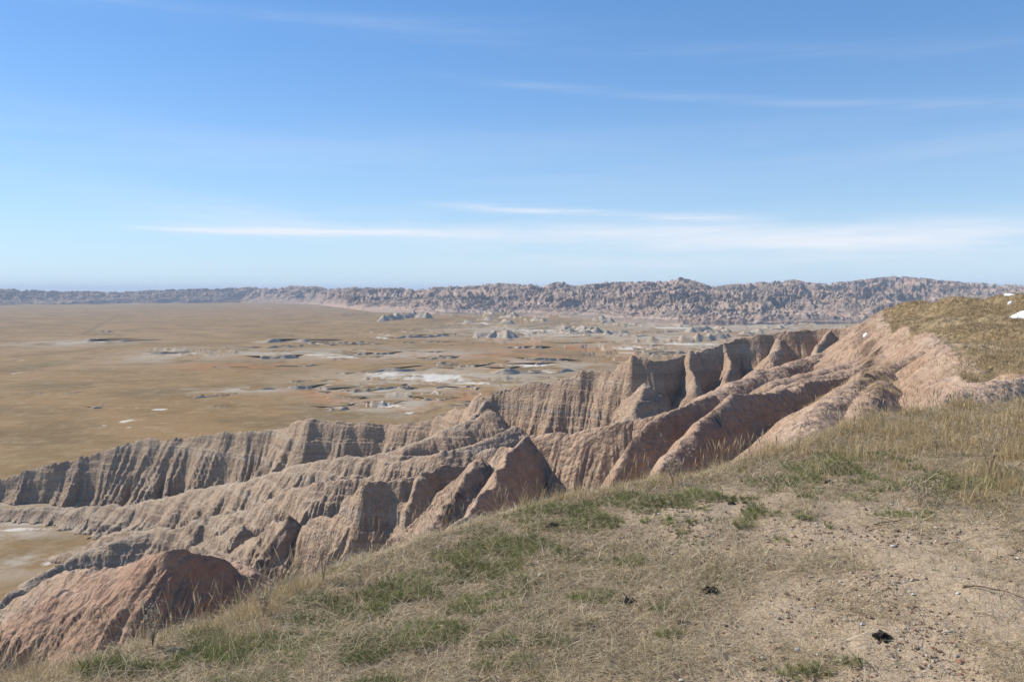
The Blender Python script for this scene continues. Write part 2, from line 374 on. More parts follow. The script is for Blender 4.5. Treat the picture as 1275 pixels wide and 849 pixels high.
def principled(g, rough=0.95, spec=0.15):
    b = g.n('ShaderNodeBsdfPrincipled'); b.inputs['Roughness'].default_value = rough
    b.inputs['Specular IOR Level'].default_value = spec
    o = g.n('ShaderNodeOutputMaterial'); g.t.links.new(b.outputs[0], o.inputs[0])
    return b
def new_mat(name):
    m = bpy.data.materials.new(name); m.use_nodes = True
    return m, NT(m.node_tree)

# ------------------------------------------------------------------ materials
def mat_clay():
    m, g = new_mat('banded_clay')
    b = principled(g, 0.97, 0.08)
    geo = g.n('ShaderNodeNewGeometry'); P = geo.outputs['Position']; N = geo.outputs['Normal']
    x, y, z = g.sep(P); nz = g.sep(N)[2]
    zw = g.math('ADD', z, g.math('MULTIPLY', g.math('SUBTRACT', g.noise(P, 0.05, 3), 0.5), 5.0))
    pink = g.mix(g.noise(P, 0.35, 4), (0.53, 0.39, 0.285), (0.455, 0.31, 0.22))
    tanc = g.mix(g.noise(P, 0.12, 4), (0.52, 0.385, 0.28), (0.44, 0.315, 0.22))
    grey = g.mix(g.noise(P, 0.10, 4), (0.50, 0.38, 0.275), (0.41, 0.305, 0.215))
    c = g.mix(g.step(zw, -20, -7), tanc, pink)
    c = g.mix(g.step(zw, -24, -33), c, grey)
    # strata: thin bands that follow the height
    band = g.noise(g.xyz(g.math('MULTIPLY', x, 0.004), g.math('MULTIPLY', y, 0.004), g.math('MULTIPLY', z, 0.9)), 1.0, 5, 0.7)
    c = g.mix(g.math('MULTIPLY', g.step(band, 0.48, 0.60), 0.42), c, (0.28, 0.195, 0.155))
    band2 = g.noise(g.xyz(g.math('MULTIPLY', x, 0.003), 7.0, g.math('MULTIPLY', z, 0.55)), 1.0, 4, 0.6)
    c = g.mix(g.math('MULTIPLY', g.step(band2, 0.50, 0.62), 0.40), c, (0.60, 0.51, 0.41))
    # rusty stain on the upper clay
    rust = g.math('MULTIPLY', g.step(g.noise(P, 0.22, 3), 0.50, 0.68), g.step(z, -16, -6))
    c = g.mix(g.math('MULTIPLY', rust, 0.30), c, (0.44, 0.24, 0.155))
    redd = g.math('MULTIPLY', g.math('SUBTRACT', 1.0, g.step(x, -6.0, -3.0)), g.math('SUBTRACT', 1.0, g.step(y, 28.0, 34.0)))
    c = g.mix(g.math('MULTIPLY', redd, 0.55), c, (0.37, 0.215, 0.145))
    # pale dust that settles on gentle slopes
    flat = g.step(nz, 0.74, 0.96)
    c = g.mix(g.math('MULTIPLY', flat, 0.45), c, g.mix(g.step(z, -30, -10), (0.52, 0.46, 0.37), (0.56, 0.42, 0.33)))
    # popcorn crust mottling
    c = g.mix(g.math('MULTIPLY', g.step(g.noise(P, 2.2, 6, 0.75), 0.35, 0.7), 0.75), c, g.mix(1.0, c, (0.62, 0.60, 0.60), 'MULTIPLY'))
    c = g.mix(1.0, c, (0.87, 0.85, 0.82), 'MULTIPLY')
    # dry growth
    ga = g.attr('grass').outputs['Fac']
    gm = g.step(g.math('ADD', g.math('MULTIPLY', g.noise(P, 0.8, 5, 0.7), 0.9), g.math('MULTIPLY', ga, 0.75)), 0.78, 0.98)
    gc = g.mix(g.noise(P, 0.35, 4, 0.7), (0.20, 0.15, 0.082), (0.40, 0.295, 0.175))
    gc = g.mix(g.math('MULTIPLY', g.step(g.noise(P, 1.7, 3), 0.5, 0.7), 0.6), gc, (0.10, 0.078, 0.042))
    c = g.mix(gm, c, gc)
    g.put(b.inputs['Base Color'], c)
    # bump: crust at three sizes
    h1 = g.noise(P, 1.1, 6, 0.62); h2 = g.noise(P, 6.0, 4, 0.6)
    vo = g.n('ShaderNodeTexVoronoi'); g.put(vo.inputs['Vector'], P); vo.inputs['Scale'].default_value = 3.2
    h3 = g.noise(P, 0.45, 5, 0.6, 0.6)
    h1 = g.math('ADD', h1, g.math('MULTIPLY', h3, 1.2))
    hh = g.math('ADD', g.math('MULTIPLY', h1, 0.4), g.math('ADD', g.math('MULTIPLY', h2, 0.10), g.math('MULTIPLY', vo.outputs['Distance'], -0.10)))
    bp = g.n('ShaderNodeBump'); bp.inputs['Strength'].default_value = 0.85; bp.inputs['Distance'].default_value = 1.2
    g.put(bp.inputs['Height'], hh); g.t.links.new(bp.outputs[0], b.inputs['Normal'])
    return m

def mat_prairie():
    m, g = new_mat('dry_prairie')
    b = principled(g, 0.97, 0.05)
    geo = g.n('ShaderNodeNewGeometry'); P = geo.outputs['Position']; N = geo.outputs['Normal']
    x, y, z = g.sep(P); nz = g.sep(N)[2]
    n1 = g.noise(P, 0.004, 6, 0.6); n2 = g.noise(P, 0.02, 6, 0.65); n3 = g.noise(P, 0.15, 5, 0.7)
    c = g.mix(g.step(n1, 0.35, 0.65), (0.25, 0.158, 0.070), (0.30, 0.198, 0.100))
    c = g.mix(g.math('MULTIPLY', g.step(n2, 0.42, 0.64), 0.75), c, (0.15, 0.105, 0.05))
    c = g.mix(g.math('MULTIPLY', g.step(n3, 0.45, 0.72), 0.55), c, (0.37, 0.275, 0.16))
    c = g.mix(g.math('MULTIPLY', g.step(g.noise(g.scale(P, (0.25, 1, 1)), 0.06, 6, 0.75), 0.52, 0.66), 0.55), c, (0.17, 0.115, 0.05))
    c = g.mix(g.math('MULTIPLY', g.step(g.noise(P, 0.7, 4, 0.7), 0.57, 0.66), 0.5), c, (0.12, 0.09, 0.045))
    c = g.mix(g.math('MULTIPLY', g.attr('track').outputs['Fac'], 0.5), c, (0.15, 0.11, 0.06))
    gn = g.math('MULTIPLY', g.step(g.noise(P, 0.012, 5, 0.6), 0.55, 0.72), 0.35)
    c = g.mix(gn, c, (0.15, 0.125, 0.05))
    orange = g.math('MULTIPLY', g.attr('orange').outputs['Fac'], g.step(g.noise(P, 0.035, 5, 0.7), 0.42, 0.60))
    c = g.mix(g.math('MULTIPLY', orange, 0.8), c, (0.36, 0.15, 0.05))
    grey = g.math('MULTIPLY', g.attr('bare').outputs['Fac'], g.step(g.noise(P, 0.05, 6, 0.7), 0.38, 0.56))
    c = g.mix(grey, c, (0.38, 0.325, 0.255))
    white = g.math('MULTIPLY', g.step(g.math('ADD', g.attr('white').outputs['Fac'], g.math('MULTIPLY', g.math('SUBTRACT', g.noise(g.scale(P, (1, 0.35, 1)), 0.09, 6, 0.8), 0.5), 3.2)), 0.55, 0.95), g.step(g.attr('white').outputs['Fac'], 0.05, 0.3))
    c = g.mix(g.math('MULTIPLY', white, g.step(nz, 0.6, 0.9)), c, (0.56, 0.52, 0.45))
    bare = g.math('SUBTRACT', 1.0, g.step(nz, 0.90, 0.985))
    cl = g.mix(g.noise(g.scale(P, (0.02, 0.02, 0.5)), 1.0, 4), (0.30, 0.245, 0.185), (0.42, 0.355, 0.28))
    c = g.mix(bare, c, cl)
    g.put(b.inputs['Base Color'], c)
    bp = g.n('ShaderNodeBump'); bp.inputs['Strength'].default_value = 0.5; bp.inputs['Distance'].default_value = 1.2
    g.put(bp.inputs['Height'], g.noise(P, 0.3, 6, 0.7)); g.t.links.new(bp.outputs[0], b.inputs['Normal'])
    return m

def mat_far():
    m, g = new_mat('far_clay')
    b = principled(g, 0.97, 0.05)
    geo = g.n('ShaderNodeNewGeometry'); P = geo.outputs['Position']; nz = g.sep(geo.outputs['Normal'])[2]
    x, y, z = g.sep(P)
    zw = g.math('ADD', z, g.math('MULTIPLY', g.math('SUBTRACT', g.noise(P, 0.004, 3), 0.5), 22.0))
    band = g.noise(g.xyz(g.math('MULTIPLY', x, 0.0006), g.math('MULTIPLY', y, 0.0006), g.math('MULTIPLY', zw, 0.14)), 1.0, 4, 0.65)
    c = g.mix(g.step(band, 0.40, 0.60), (0.40, 0.30, 0.235), (0.22, 0.175, 0.145))
    c = g.mix(g.math('MULTIPLY', g.step(g.noise(P, 0.01, 4, 0.6), 0.45, 0.65), 0.5), c, (0.40, 0.26, 0.19))
    c = g.mix(g.math('MULTIPLY', g.step(nz, 0.90, 0.98), g.step(g.noise(P, 0.008, 4), 0.42, 0.58)), c, (0.20, 0.15, 0.085))
    c = g.mix(g.math('MULTIPLY', g.math('MULTIPLY', g.step(nz, 0.93, 0.99), g.step(g.noise(P, 0.012, 5, 0.7), 0.58, 0.66)), 0.8), c, (0.62, 0.57, 0.50))
    g.put(b.inputs['Base Color'], c)
    bp = g.n('ShaderNodeBump'); bp.inputs['Strength'].default_value = 0.7; bp.inputs['Distance'].default_value = 5
    g.put(bp.inputs['Height'], g.noise(P, 0.06, 6, 0.65)); g.t.links.new(bp.outputs[0], b.inputs['Normal'])
    return m

def mat_soil():
    m, g = new_mat('trodden_soil')
    b = principled(g, 0.97, 0.08)
    P = g.n('ShaderNodeNewGeometry').outputs['Position']
    path = g.attr('path').outputs['Fac']
    soil = g.mix(g.noise(P, 2.0, 6, 0.7), (0.30, 0.225, 0.148), (0.46, 0.355, 0.24))
    duff = g.mix(g.noise(P, 5.0, 6, 0.75), (0.11, 0.083, 0.052), (0.36, 0.275, 0.175))
    c = g.mix(g.step(g.math('ADD', path, g.math('MULTIPLY', g.math('SUBTRACT', g.noise(P, 3.0, 6, 0.7), 0.5), 1.1)), 0.30, 0.70), duff, soil)
    gritt = g.n('ShaderNodeTexVoronoi'); g.put(gritt.inputs['Vector'], P); gritt.inputs['Scale'].default_value = 85.0
    gc = g.sep(gritt.outputs['Color'])
    c = g.mix(g.math('MULTIPLY', g.step(gc[0], 0.70, 0.78), 0.55), c, g.mix(gc[1], (0.22, 0.12, 0.075), (0.52, 0.43, 0.33)))
    c = g.mix(g.math('MULTIPLY', g.step(g.noise(P, 24.0, 4, 0.7), 0.55, 0.72), 0.5), c, (0.13, 0.095, 0.06))
    g.put(b.inputs['Base Color'], c)
    bp = g.n('ShaderNodeBump'); bp.inputs['Strength'].default_value = 0.8; bp.inputs['Distance'].default_value = 0.03
    g.put(bp.inputs['Height'], g.math('ADD', g.noise(P, 12, 6, 0.7), g.math('MULTIPLY', gritt.outputs['Distance'], -0.12))); g.t.links.new(bp.outputs[0], b.inputs['Normal'])
    return m

def mat_tint(name, trans=0.0, rough=0.8, spec=0.2, mottled=0.0):
    m, g = new_mat(name)
    b = principled(g, rough, spec)
    c = g.attr('tint').outputs['Color']
    if mottled:
        P = g.n('ShaderNodeNewGeometry').outputs['Position']
        c = g.mix(g.math('MULTIPLY', g.noise(P, 90, 4), mottled), c, g.mix(1.0, c, (0.45, 0.42, 0.4), 'MULTIPLY'))
    g.put(b.inputs['Base Color'], c)
    if trans:
        tr = g.n('ShaderNodeBsdfTranslucent'); g.put(tr.inputs[0], c)
        mx = g.n('ShaderNodeMixShader'); mx.inputs[0].default_value = trans
        g.t.links.new(b.outputs[0], mx.inputs[1]); g.t.links.new(tr.outputs[0], mx.inputs[2])
        out = [n for n in g.t.nodes if n.type == 'OUTPUT_MATERIAL'][0]
        g.t.links.new(mx.outputs[0], out.inputs[0])
    return m

M_clay, M_prairie, M_far, M_soil = mat_clay(), mat_prairie(), mat_far(), mat_soil()

# ------------------------------------------------------------------ badlands below and beyond the shelf
AZ = radians(39.0)
def build_badlands():
    nc, nr, n2 = 1400, 1450, 1150
    a = np.linspace(-AZ, AZ, nc).astype(np.float32)
    rr = np.linspace(2.4, 30, 500).astype(np.float32)
    dgr, _ = rim_out(rr[:, None] * np.sin(a)[None], rr[:, None] * np.cos(a)[None])
    first = np.array([rr[np.argmax(dgr[:, j] > 0)] if (dgr[:, j] > 0).any() else 22.0 for j in range(nc)])
    k = 41; fp = np.pad(first, k // 2, mode='edge'); first = np.array([fp[j:j + k].min() for j in range(nc)]) * 0.94
    first = np.convolve(np.pad(first, 20, mode='edge'), np.ones(41) / 41, mode='valid')
    t = np.linspace(0, 1, nr)[:, None]
    r = np.exp(np.log(first)[None] * (1 - t) + math.log(330) * t).astype(np.float32)
    X = r * np.sin(a)[None]; Y = r * np.cos(a)[None]
    H, d = base_height(X, Y)
    rm = (r[:-1] + r[1:]) / 2
    arc = np.sqrt(np.diff(r, axis=0) ** 2 + (1.3 * np.diff(H, axis=0)) ** 2) / rm
    e = H / r
    run = np.maximum.accumulate(e, axis=0)
    vis = ((e[1:] >= run[:-1] - 0.012) & (H[1:] > FLOOR - 0.2)).astype(np.float32)
    vis = np.maximum(vis, np.maximum(np.roll(vis, 8, 0), np.roll(vis, -8, 0)))
    w = vis * (np.abs(np.diff(e, axis=0)) * 2.2 + arc * 0.30) + arc * 0.10
    k = 31
    cw = np.cumsum(np.pad(w, ((0, 0), (k // 2 + 1, k // 2)), mode='edge'), axis=1)
    w = (cw[:, k:] - cw[:, :-k]) / k
    cum = np.vstack([np.zeros((1, nc)), np.cumsum(w, axis=0)])
    R = np.empty((n2, nc), np.float32); Z = np.empty((n2, nc), np.float32)
    for j in range(nc):
        t = np.linspace(0, cum[-1, j], n2)
        R[:, j] = np.interp(t, cum[:, j], r[:, j]); Z[:, j] = np.interp(R[:, j], r[:, j], H[:, j])
    X = R * np.sin(a)[None]; Y = R * np.cos(a)[None]
    d, s = rim_out(X, Y)
    Z = Z + fine_noise(X, Y, Z, R, d)
    # hill grass mask
    tmp = np.full(X.shape, -400.0, np.float32); _, idx, ins, dd = hill(tmp, X, Y)
    G = np.zeros_like(X); G[idx] = np.where(ins, np.clip(0.58 - dd / 4 + 0.45 * perlin(X[idx] / 3, Y[idx] / 3, 31), 0, 1), np.clip(1 - dd / 1.5, 0, 1) * 0.25)
    # dry tufts straying onto the ridges near the rim and R1's near flank
    P1 = np.array([at(*p) for p in [(1170, 440, 42), (1120, 462, 34), (1075, 500, 27)]])
    dR, _, _, _ = poly_dist(X, Y, P1[:, :2]); G = np.maximum(G, np.clip(1 - dR / 7, 0, 1) * 0.35)
    G = np.maximum(G, np.clip(1 - np.maximum(d, 0) / 2.0, 0, 1) * 0.8)
    keep = (d[:-1, :-1] > 0.25) | (d[1:, 1:] > 0.25)
    co = np.stack([X, Y, Z], -1).reshape(-1, 3)
    q = grid_quads(n2, nc, keep)
    co, q, at_ = compact(co, q, {'grass': G})
    o = make_mesh('badlands_terrain', co, q, M_clay, at_)
    return tag(o, kind='structure')

def plain_z(x, y, r):
    z = FLOOR + 0.0 * x
    n = fbm(x, y, 150, 5, 0.55, 40)
    # low cut banks: the prairie drops a couple of metres along winding contours
    reg = sstep(r, 260, 480) * sstep(fbm(x, y, 500, 2, 0.5, 50), -0.35, 0.25) * sstep(x / (y + 1), -0.45, 0.05)
    for lv, hgt, sd in ((0.12, 1.9, 0), (0.40, 2.0, 0), (-0.25, 1.4, 0)):
        z = z - hgt * reg * sstep(n, lv, lv + 0.035)
    z = z + 0.8 * fbm(x, y, 90, 3, 0.5, 60) * sstep(r, 200, 450)
    return z
BUTTES = [  # small mounds and clay islands on the prairie: pixel polylines on the plain, height, slope
 ([(600, 419), (622, 419), (640, 420)], 9, 0.9), ([(630, 414), (690, 413), (710, 415)], 5, 0.9), ([(700, 413), (722, 411), (745, 414)], 8, 0.7),
 ([(785, 425), (820, 426), (860, 425), (905, 420)], 8, 1.0), ([(860, 414), (880, 412), (905, 413)], 9, 1.0), ([(470, 504), (482, 503)], 3.5, 0.7), ([(625, 458), (640, 458)], 3.0, 0.5),
 ([(200, 436), (225, 438)], 5, 0.35), ([(250, 441), (283, 440)], 5.5, 0.35), ([(225, 443), (280, 443)], 2.5, 0.5), ([(755, 397), (790, 398)], 8, 0.8),
 ([(478, 399), (500, 396), (522, 394), (527, 396)], 14, 0.9), ([(425, 393), (440, 392)], 6, 0.8), ([(350, 408), (370, 408)], 2.5, 0.5), ([(745, 398), (770, 395)], 9, 0.7),
 ([(818, 400), (850, 396), (880, 393)], 22, 0.9), ([(455, 471), (475, 472)], 2.5, .6), ([(610, 471), (632, 471)], 3, .6), ([(490, 488), (560, 489)], 2.0, .8), ([(700, 406), (712, 406)], 5, .7)]
SCARPS = [  # cut banks that face the viewer: pixel polylines, height
 ([(95, 426), (175, 425)], 4), ([(322, 427), (360, 426), (405, 426)], 4), ([(315, 447), (360, 446), (383, 445)], 2.6), ([(310, 434), (375, 432), (430, 430)], 2.2), ([(160, 440), (205, 441), (262, 439)], 2),
 ([(300, 487), (345, 484), (400, 483), (430, 485)], 1.6), ([(440, 463), (500, 462), (560, 461), (596, 460)], 3.4), ([(600, 466), (650, 466), (700, 464), (735, 461)], 3.4), ([(480, 421), (520, 420), (570, 418)], 3),
 ([(420, 443), (470, 442), (500, 440)], 2.2), ([(395, 512), (420, 510), (440, 507)], 1.5), ([(0, 584), (25, 580), (52, 576)], 1.6), ([(5, 724), (25, 716), (48, 713)], 1.6), ([(0, 700), (14, 694), (30, 690)], 1.0), ([(0, 655), (25, 652), (50, 657)], 0.7), ([(0, 521), (30, 515), (60, 514)], 1.0), ([(510, 497), (545, 496), (568, 494)], 1.6),
 ([(560, 506), (580, 502), (600, 492)], 1.8), ([(230, 497), (280, 493), (300, 488)], 0.9), ([(640, 448), (680, 448), (714, 447)], 2.0), ([(540, 453), (570, 452)], 2.4), ([(620, 434), (650, 433), (700, 432)], 2),
 ([(440, 428), (455, 427)], 2), ([(360, 427), (440, 428), (480, 430)], 1.5), ([(410, 484), (440, 486), (480, 483), (540, 480)], 1.4), ([(775, 437), (830, 436), (880, 434)], 2)]
WHITE = [(60, 637, 70, 1.3), (120, 652, 60, 1.2), (20, 660, 40, 1.0), (85, 690, 14, 4), (150, 524, 13, 2.2), (130, 528, 8, 1.2), (160, 531, 8, 1.2), (540, 470, 60, 5), (480, 466, 36, 4), (590, 476, 26, 4), (660, 455, 34, 3), (690, 462, 30, 3), (490, 505, 22, 3), (510, 514, 7, 2), (480, 419, 16, 2), (780, 431, 40, 2.2), (850, 428, 50, 1.5), (430, 445, 30, 1.6), (200, 510, 12, 1.2),
         (690, 411, 60, 2), (850, 408, 60, 2), (22, 450, 6, 1), (20, 465, 4, 1), (60, 497, 4, .8), (170, 507, 6, 1), (100, 522, 6, 1), (525, 452, 20, 1.5), (60, 622, 60, 3), (10, 612, 30, 2), (140, 621, 80, 2), (40, 658, 40, 1.5), (62, 700, 10, 5), (385, 442, 30, 1.5), (590, 402, 40, 1)]
ORANGE = [(400, 489, 40, 6), (530, 500, 70, 9), (590, 448, 90, 12), (520, 445, 70, 10), (600, 495, 60, 10), (740, 430, 90, 10), (660, 425, 70, 8), (440, 500, 60, 8), (300, 455, 60, 6), (900, 420, 80, 8), (640, 440, 50, 9)]
BARE = [(20, 700, 60, 16), (30, 665, 50, 8), (30, 700, 60, 3), (90, 640, 110, 3), (60, 621, 110, 3), (150, 622, 90, 2.5), (30, 652, 60, 3), (240, 440, 60, 8), (490, 502, 60, 12), (560, 470, 130, 14), (660, 455, 90, 9), (700, 415, 110, 7), (850, 422, 110, 12), (100, 427, 60, 3), (470, 440, 120, 7), (360, 440, 90, 4), (300, 485, 60, 3), (480, 485, 70, 7), (60, 625, 90, 7), (80, 690, 40, 8), (620, 410, 60, 6), (930, 405, 200, 10)]

def build_plain():
    nc = 1250
    a = np.linspace(-AZ, AZ, nc).astype(np.float32)
    hs = np.concatenate([np.arange(520, 60, -0.9), np.arange(60, 14, -0.14), np.arange(14, 3.4, -0.12)])
    r = (50 * F / hs).astype(np.float32); r = np.concatenate([r, [11000, 14000]]).astype(np.float32)
    X = r[:, None] * np.sin(a)[None]; Y = r[:, None] * np.cos(a)[None]; Rr = np.broadcast_to(r[:, None], X.shape)
    Z = plain_z(X, Y, Rr).astype(np.float32)
    base = Z.copy()
    def pts2(px): return np.array([onplane(p[0], p[1], FLOOR) for p in px])
    rb = np.random.default_rng(77); extra = []
    for k in range(70):
        px0 = rb.uniform(560, 1060); py0 = rb.uniform(392, 420) if px0 > 700 else rb.uniform(391, 403); w0 = rb.uniform(3, 26)
        extra.append(([(px0, py0), (px0 + w0, py0 + rb.uniform(-1, 1))], rb.uniform(2.5, 9) * (1.25 if py0 < 402 else 0.7), rb.uniform(0.5, 0.95)))
    for k, (px, hgt, sl) in enumerate(BUTTES + extra):
        P = pts2(px); c = P.mean(0); Rb = np.abs(P - c).max() + hgt / sl * 1.5 + 10
        idx = np.nonzero((np.abs(X - c[0]) < Rb) & (np.abs(Y - c[1]) < Rb))
        x = X[idx]; y = Y[idx]; wb = hgt * 0.9
        x = x + wb * perlin(x / (wb * 2), y / (wb * 2), 500 + k); y = y + wb * perlin(x / (wb * 2), y / (wb * 2), 530 + k)
        d, s, q, side = poly_dist(x, y, P[:, :2])
        lam = hgt * 0.9
        h = hgt * (0.75 + 0.45 * perlin(s / (hgt * 1.6), s * 0, k + 3)) - sl * d * 0.9 - 0.28 * hgt * (1 - np.minimum(1, 2 * np.abs(perlin(s / lam, d / (lam * 4), k + 60)))) * np.clip(d / lam, 0, 1)
        h = h * sstep(h, -0.2, hgt * 0.25)
        Z[idx] = np.maximum(Z[idx], base[idx] + h)
    def blobs(lst, soft=1.0):
        out = np.zeros_like(X)
        for (px, py, w, h) in lst:
            p = onplane(px, py, FLOOR); u = onplane(px + w, py, FLOOR); v = onplane(px, py + h, FLOOR)
            rw = np.linalg.norm(u - p); rh = np.linalg.norm(v - p) 
            idx = np.nonzero((np.abs(X - p[0]) < rw * 2) & (np.abs(Y - p[1]) < rh * 3.0 + 5))
            e = ((X[idx] - p[0]) / rw) ** 2 + ((Y[idx] - p[1]) / rh) ** 2
            out[idx] = np.maximum(out[idx], np.exp(-e * soft))
        return out
    W, O, B = blobs(WHITE, 0.8), blobs(ORANGE, 0.8), blobs(BARE, 0.7)
    tr = np.zeros_like(X); tp = np.array([onplane(*p, FLOOR)[:2] for p in [(103, 417), (128, 402), (150, 391)]])
    ix = np.nonzero((X > tp[:, 0].min() - 60) & (X < tp[:, 0].max() + 60) & (Y > tp[:, 1].min() - 60) & (Y < tp[:, 1].max() + 60)); dtr, _, _, _ = poly_dist(X[ix], Y[ix], tp); tr[ix] = np.clip(1.6 - dtr / 3.0, 0, 1)
    co = np.stack([X, Y, Z], -1).reshape(-1, 3)
    o = make_mesh('prairie', co, grid_quads(len(r), nc), M_prairie, {'track': tr, 'white': W, 'orange': O, 'bare': B})
    return tag(o, kind='structure')

def build_far():
    nc, nr = 1500, 620
    def ang(py): return atan((py - 424.5) / F) + PITCH
    pxs = np.array([-150, 0, 150, 300, 380, 450, 540, 650, 740, 850, 930, 1000, 1100, 1275, 1450.])
    pxt = np.array([-150, 0, 60, 150, 250, 300, 360, 430, 520, 560, 605, 650, 700, 780, 825, 848, 866, 885, 930, 985, 1005, 1030, 1070, 1110, 1140, 1200, 1275, 1450.])
    ytt = np.array([361, 360.5, 363, 364, 360, 359.5, 358, 359.5, 361, 358.5, 355, 357, 354.5, 355, 353, 349.5, 354, 359.5, 356, 352, 355, 356, 352.5, 348.5, 350.5, 355, 358, 359.])
    ybase = np.array([377, 377, 376.5, 376, 378, 386, 391, 393, 397, 404, 403, 401, 398, 396, 396.])
    ytop = np.array([362, 361.5, 363, 359.5, 358, 359, 358, 354.5, 354, 351, 357, 353.5, 350, 355, 358.])
    rtop = np.array([3950, 3950, 3950, 3900, 3700, 2900, 2450, 2300, 2200, 2150, 2500, 2800, 3300, 3600, 3600.])
    r0p = 50 / np.tan([ang(v) for v in ybase]); ztp = -np.tan([ang(v) for v in ytt]) * np.interp(pxt, pxs, rtop); azt = np.arctan((pxt - 637.5) / F)
    az = np.arctan((pxs - 637.5) / F)
    a = np.linspace(-AZ, AZ, nc).astype(np.float32)
    r0 = np.interp(a, az, r0p); rt = np.interp(a, az, rtop); zt = np.interp(a, azt, ztp)
    t = np.concatenate([np.linspace(-0.10, 1.1, nr - 20), np.linspace(1.12, 1.9, 20)])
    R = (r0[None] + t[:, None] * (rt - r0)[None]).astype(np.float32)
    X = R * np.sin(a)[None]; Y = R * np.cos(a)[None]; T = np.broadcast_to(t[:, None], R.shape)
    wx = X + 60 * perlin(X / 260, Y / 260, 601); wy = Y + 60 * perlin(X / 260, Y / 260, 602)
    rn = 0; amp = 1; lam = 230; tot = 0; prev = 1
    for k in range(7):
        n = 1 - np.abs(perlin(wx / lam, wy / lam, 610 + k)) * 2.1
        n = np.clip(n, -0.3, 1)
        rn = rn + amp * n * prev; tot += amp; prev = np.clip(0.35 + 0.65 * n, 0.2, 1); amp *= 0.78; lam /= 2.0
    rn = np.clip(rn / tot * 1.9, 0, 1.3)
    E = (zt + 50)[None] * np.clip(T * 1.0, 0, 1) ** 0.75
    # first row of mounds rises quickly out of the prairie
    front = np.clip((T + 0.02 + 0.05 * perlin(X / 400, Y / 400, 640)) / 0.05, 0, 1)
    lo_ = 0.16 + 0.50 * np.clip(T, 0, 1) ** 3
    h = 1.04 * E * (lo_ + (1 - lo_) * rn) * front + 9 * rn * front * (1 - T.clip(0, 1))
    basin = sstep(perlin(X / 600, Y / 600, 650) , 0.1, 0.45) * sstep(T, 0.02, 0.1) * (1 - sstep(T, 0.35, 0.6))
    h = h * (1 - 0.75 * basin)
    h = h * (1 - 0.35 * sstep(T, 1.05, 1.5))
    step_ = 5.0; led = h / step_; fr = led - np.floor(led)
    h = 0.9 * h + 0.1 * step_ * (np.floor(led) + sstep(fr, 0.25, 0.75))
    Z = FLOOR - 1.0 + h
    Z = np.where(T < 0, FLOOR - 3, Z)
    co = np.stack([X, Y, Z], -1).reshape(-1, 3)
    o = make_mesh('distant_hills', co, grid_quads(len(t), nc), M_far)
    return tag(o, kind='structure')

def build_banks():
    """low cut banks in the prairie: a steep bare face towards the viewer, grass running back from the lip"""
    rg = np.random.default_rng(31)
    items = [([onplane(p[0], p[1], FLOOR) for p in px], h * 0.78) for px, h in SCARPS]
    for k in range(120):
        px = rg.uniform(330, 1000); py = 388 + (512 - 388) * rg.uniform(0, 1) ** 1.3
        if px < 560: py = rg.uniform(425, 505)
        if rg.uniform() < 0.08: px = rg.uniform(20, 400); py = rg.uniform(395, 520)
        L = rg.uniform(6, 34); h = rg.uniform(0.4, 1.3) * (0.6 + 0.5 * (py < 470))
        items.append(([onplane(px + L * t, py - 1.2 * t * rg.uniform(-1, 1), FLOOR) for t in (0, .5, 1)], h))
    for k, (P, hgt) in enumerate(items):
        if min(p[1] for p in P) < 335: continue
        P = np.array(P); seg = np.linalg.norm(np.diff(P[:, :2], axis=0), axis=1); S = np.concatenate([[0], np.cumsum(seg)]); L = S[-1]
        n = int(np.clip(L / (hgt * 0.35), 12, 260)); s = np.linspace(0, L, n)
        x = np.interp(s, S, P[:, 0]); y = np.interp(s, S, P[:, 1])
        y = y + hgt * 5 * perlin(s / (hgt * 30), s * 0, 900 + k) + hgt * 1.6 * perlin(s / (hgt * 4), s * 0, 930 + k)
        tx = np.gradient(x); ty = np.gradient(y); ln = np.hypot(tx, ty) + 1e-6; nx, ny = -ty / ln, tx / ln
        if ny.mean() < 0: nx, ny = -nx, -ny
        env = sstep(s, 0, L * 0.2) * (1 - sstep(s, L * 0.75, L)) * (0.75 + 0.7 * perlin(s / (hgt * 5), s * 0, 960 + k).clip(-0.6, 0.6))
        rows = []
        for off, zz in ((26, -0.55), (14, 0.30), (5, 0.80), (0.7, 1.0), (0.0, 0.93), (-0.18, 0.55), (-0.45, 0.22), (-1.1, -0.05), (-1.5, -0.8)):
            j = 0.16 * perlin(s / (hgt * 0.8) + off, s * 0 + off, 990 + k) * (abs(off) < 3)
            rows.append(np.stack([x + nx * (off + j) * hgt, y + ny * (off + j) * hgt, FLOOR + plain_z(x, y, np.hypot(x, y)) - FLOOR + zz * hgt * env - 0.55 * hgt * (1 - env) * (abs(off) < 20)], -1))
        co = np.stack(rows).astype(np.float32)
        o = make_mesh('cut_bank', co.reshape(-1, 3), grid_quads(len(rows), n), M_prairie)
        tag(o, kind='structure')

def path_mask(x, y):
    """bare gravel path, lower right"""
    c = np.array([hit_fg(*p)[:2] for p in [(1330, 900), (1200, 800), (1180, 720), (1080, 660), (950, 640), (880, 650)]])
    d, s, q, side = poly_dist(x, y, c)
    w = np.interp(s, [0, 1.5, 3, 5], [1.5, 1.2, 1.0, 0.6])
    return np.clip(1.25 - d / w, 0, 1) 

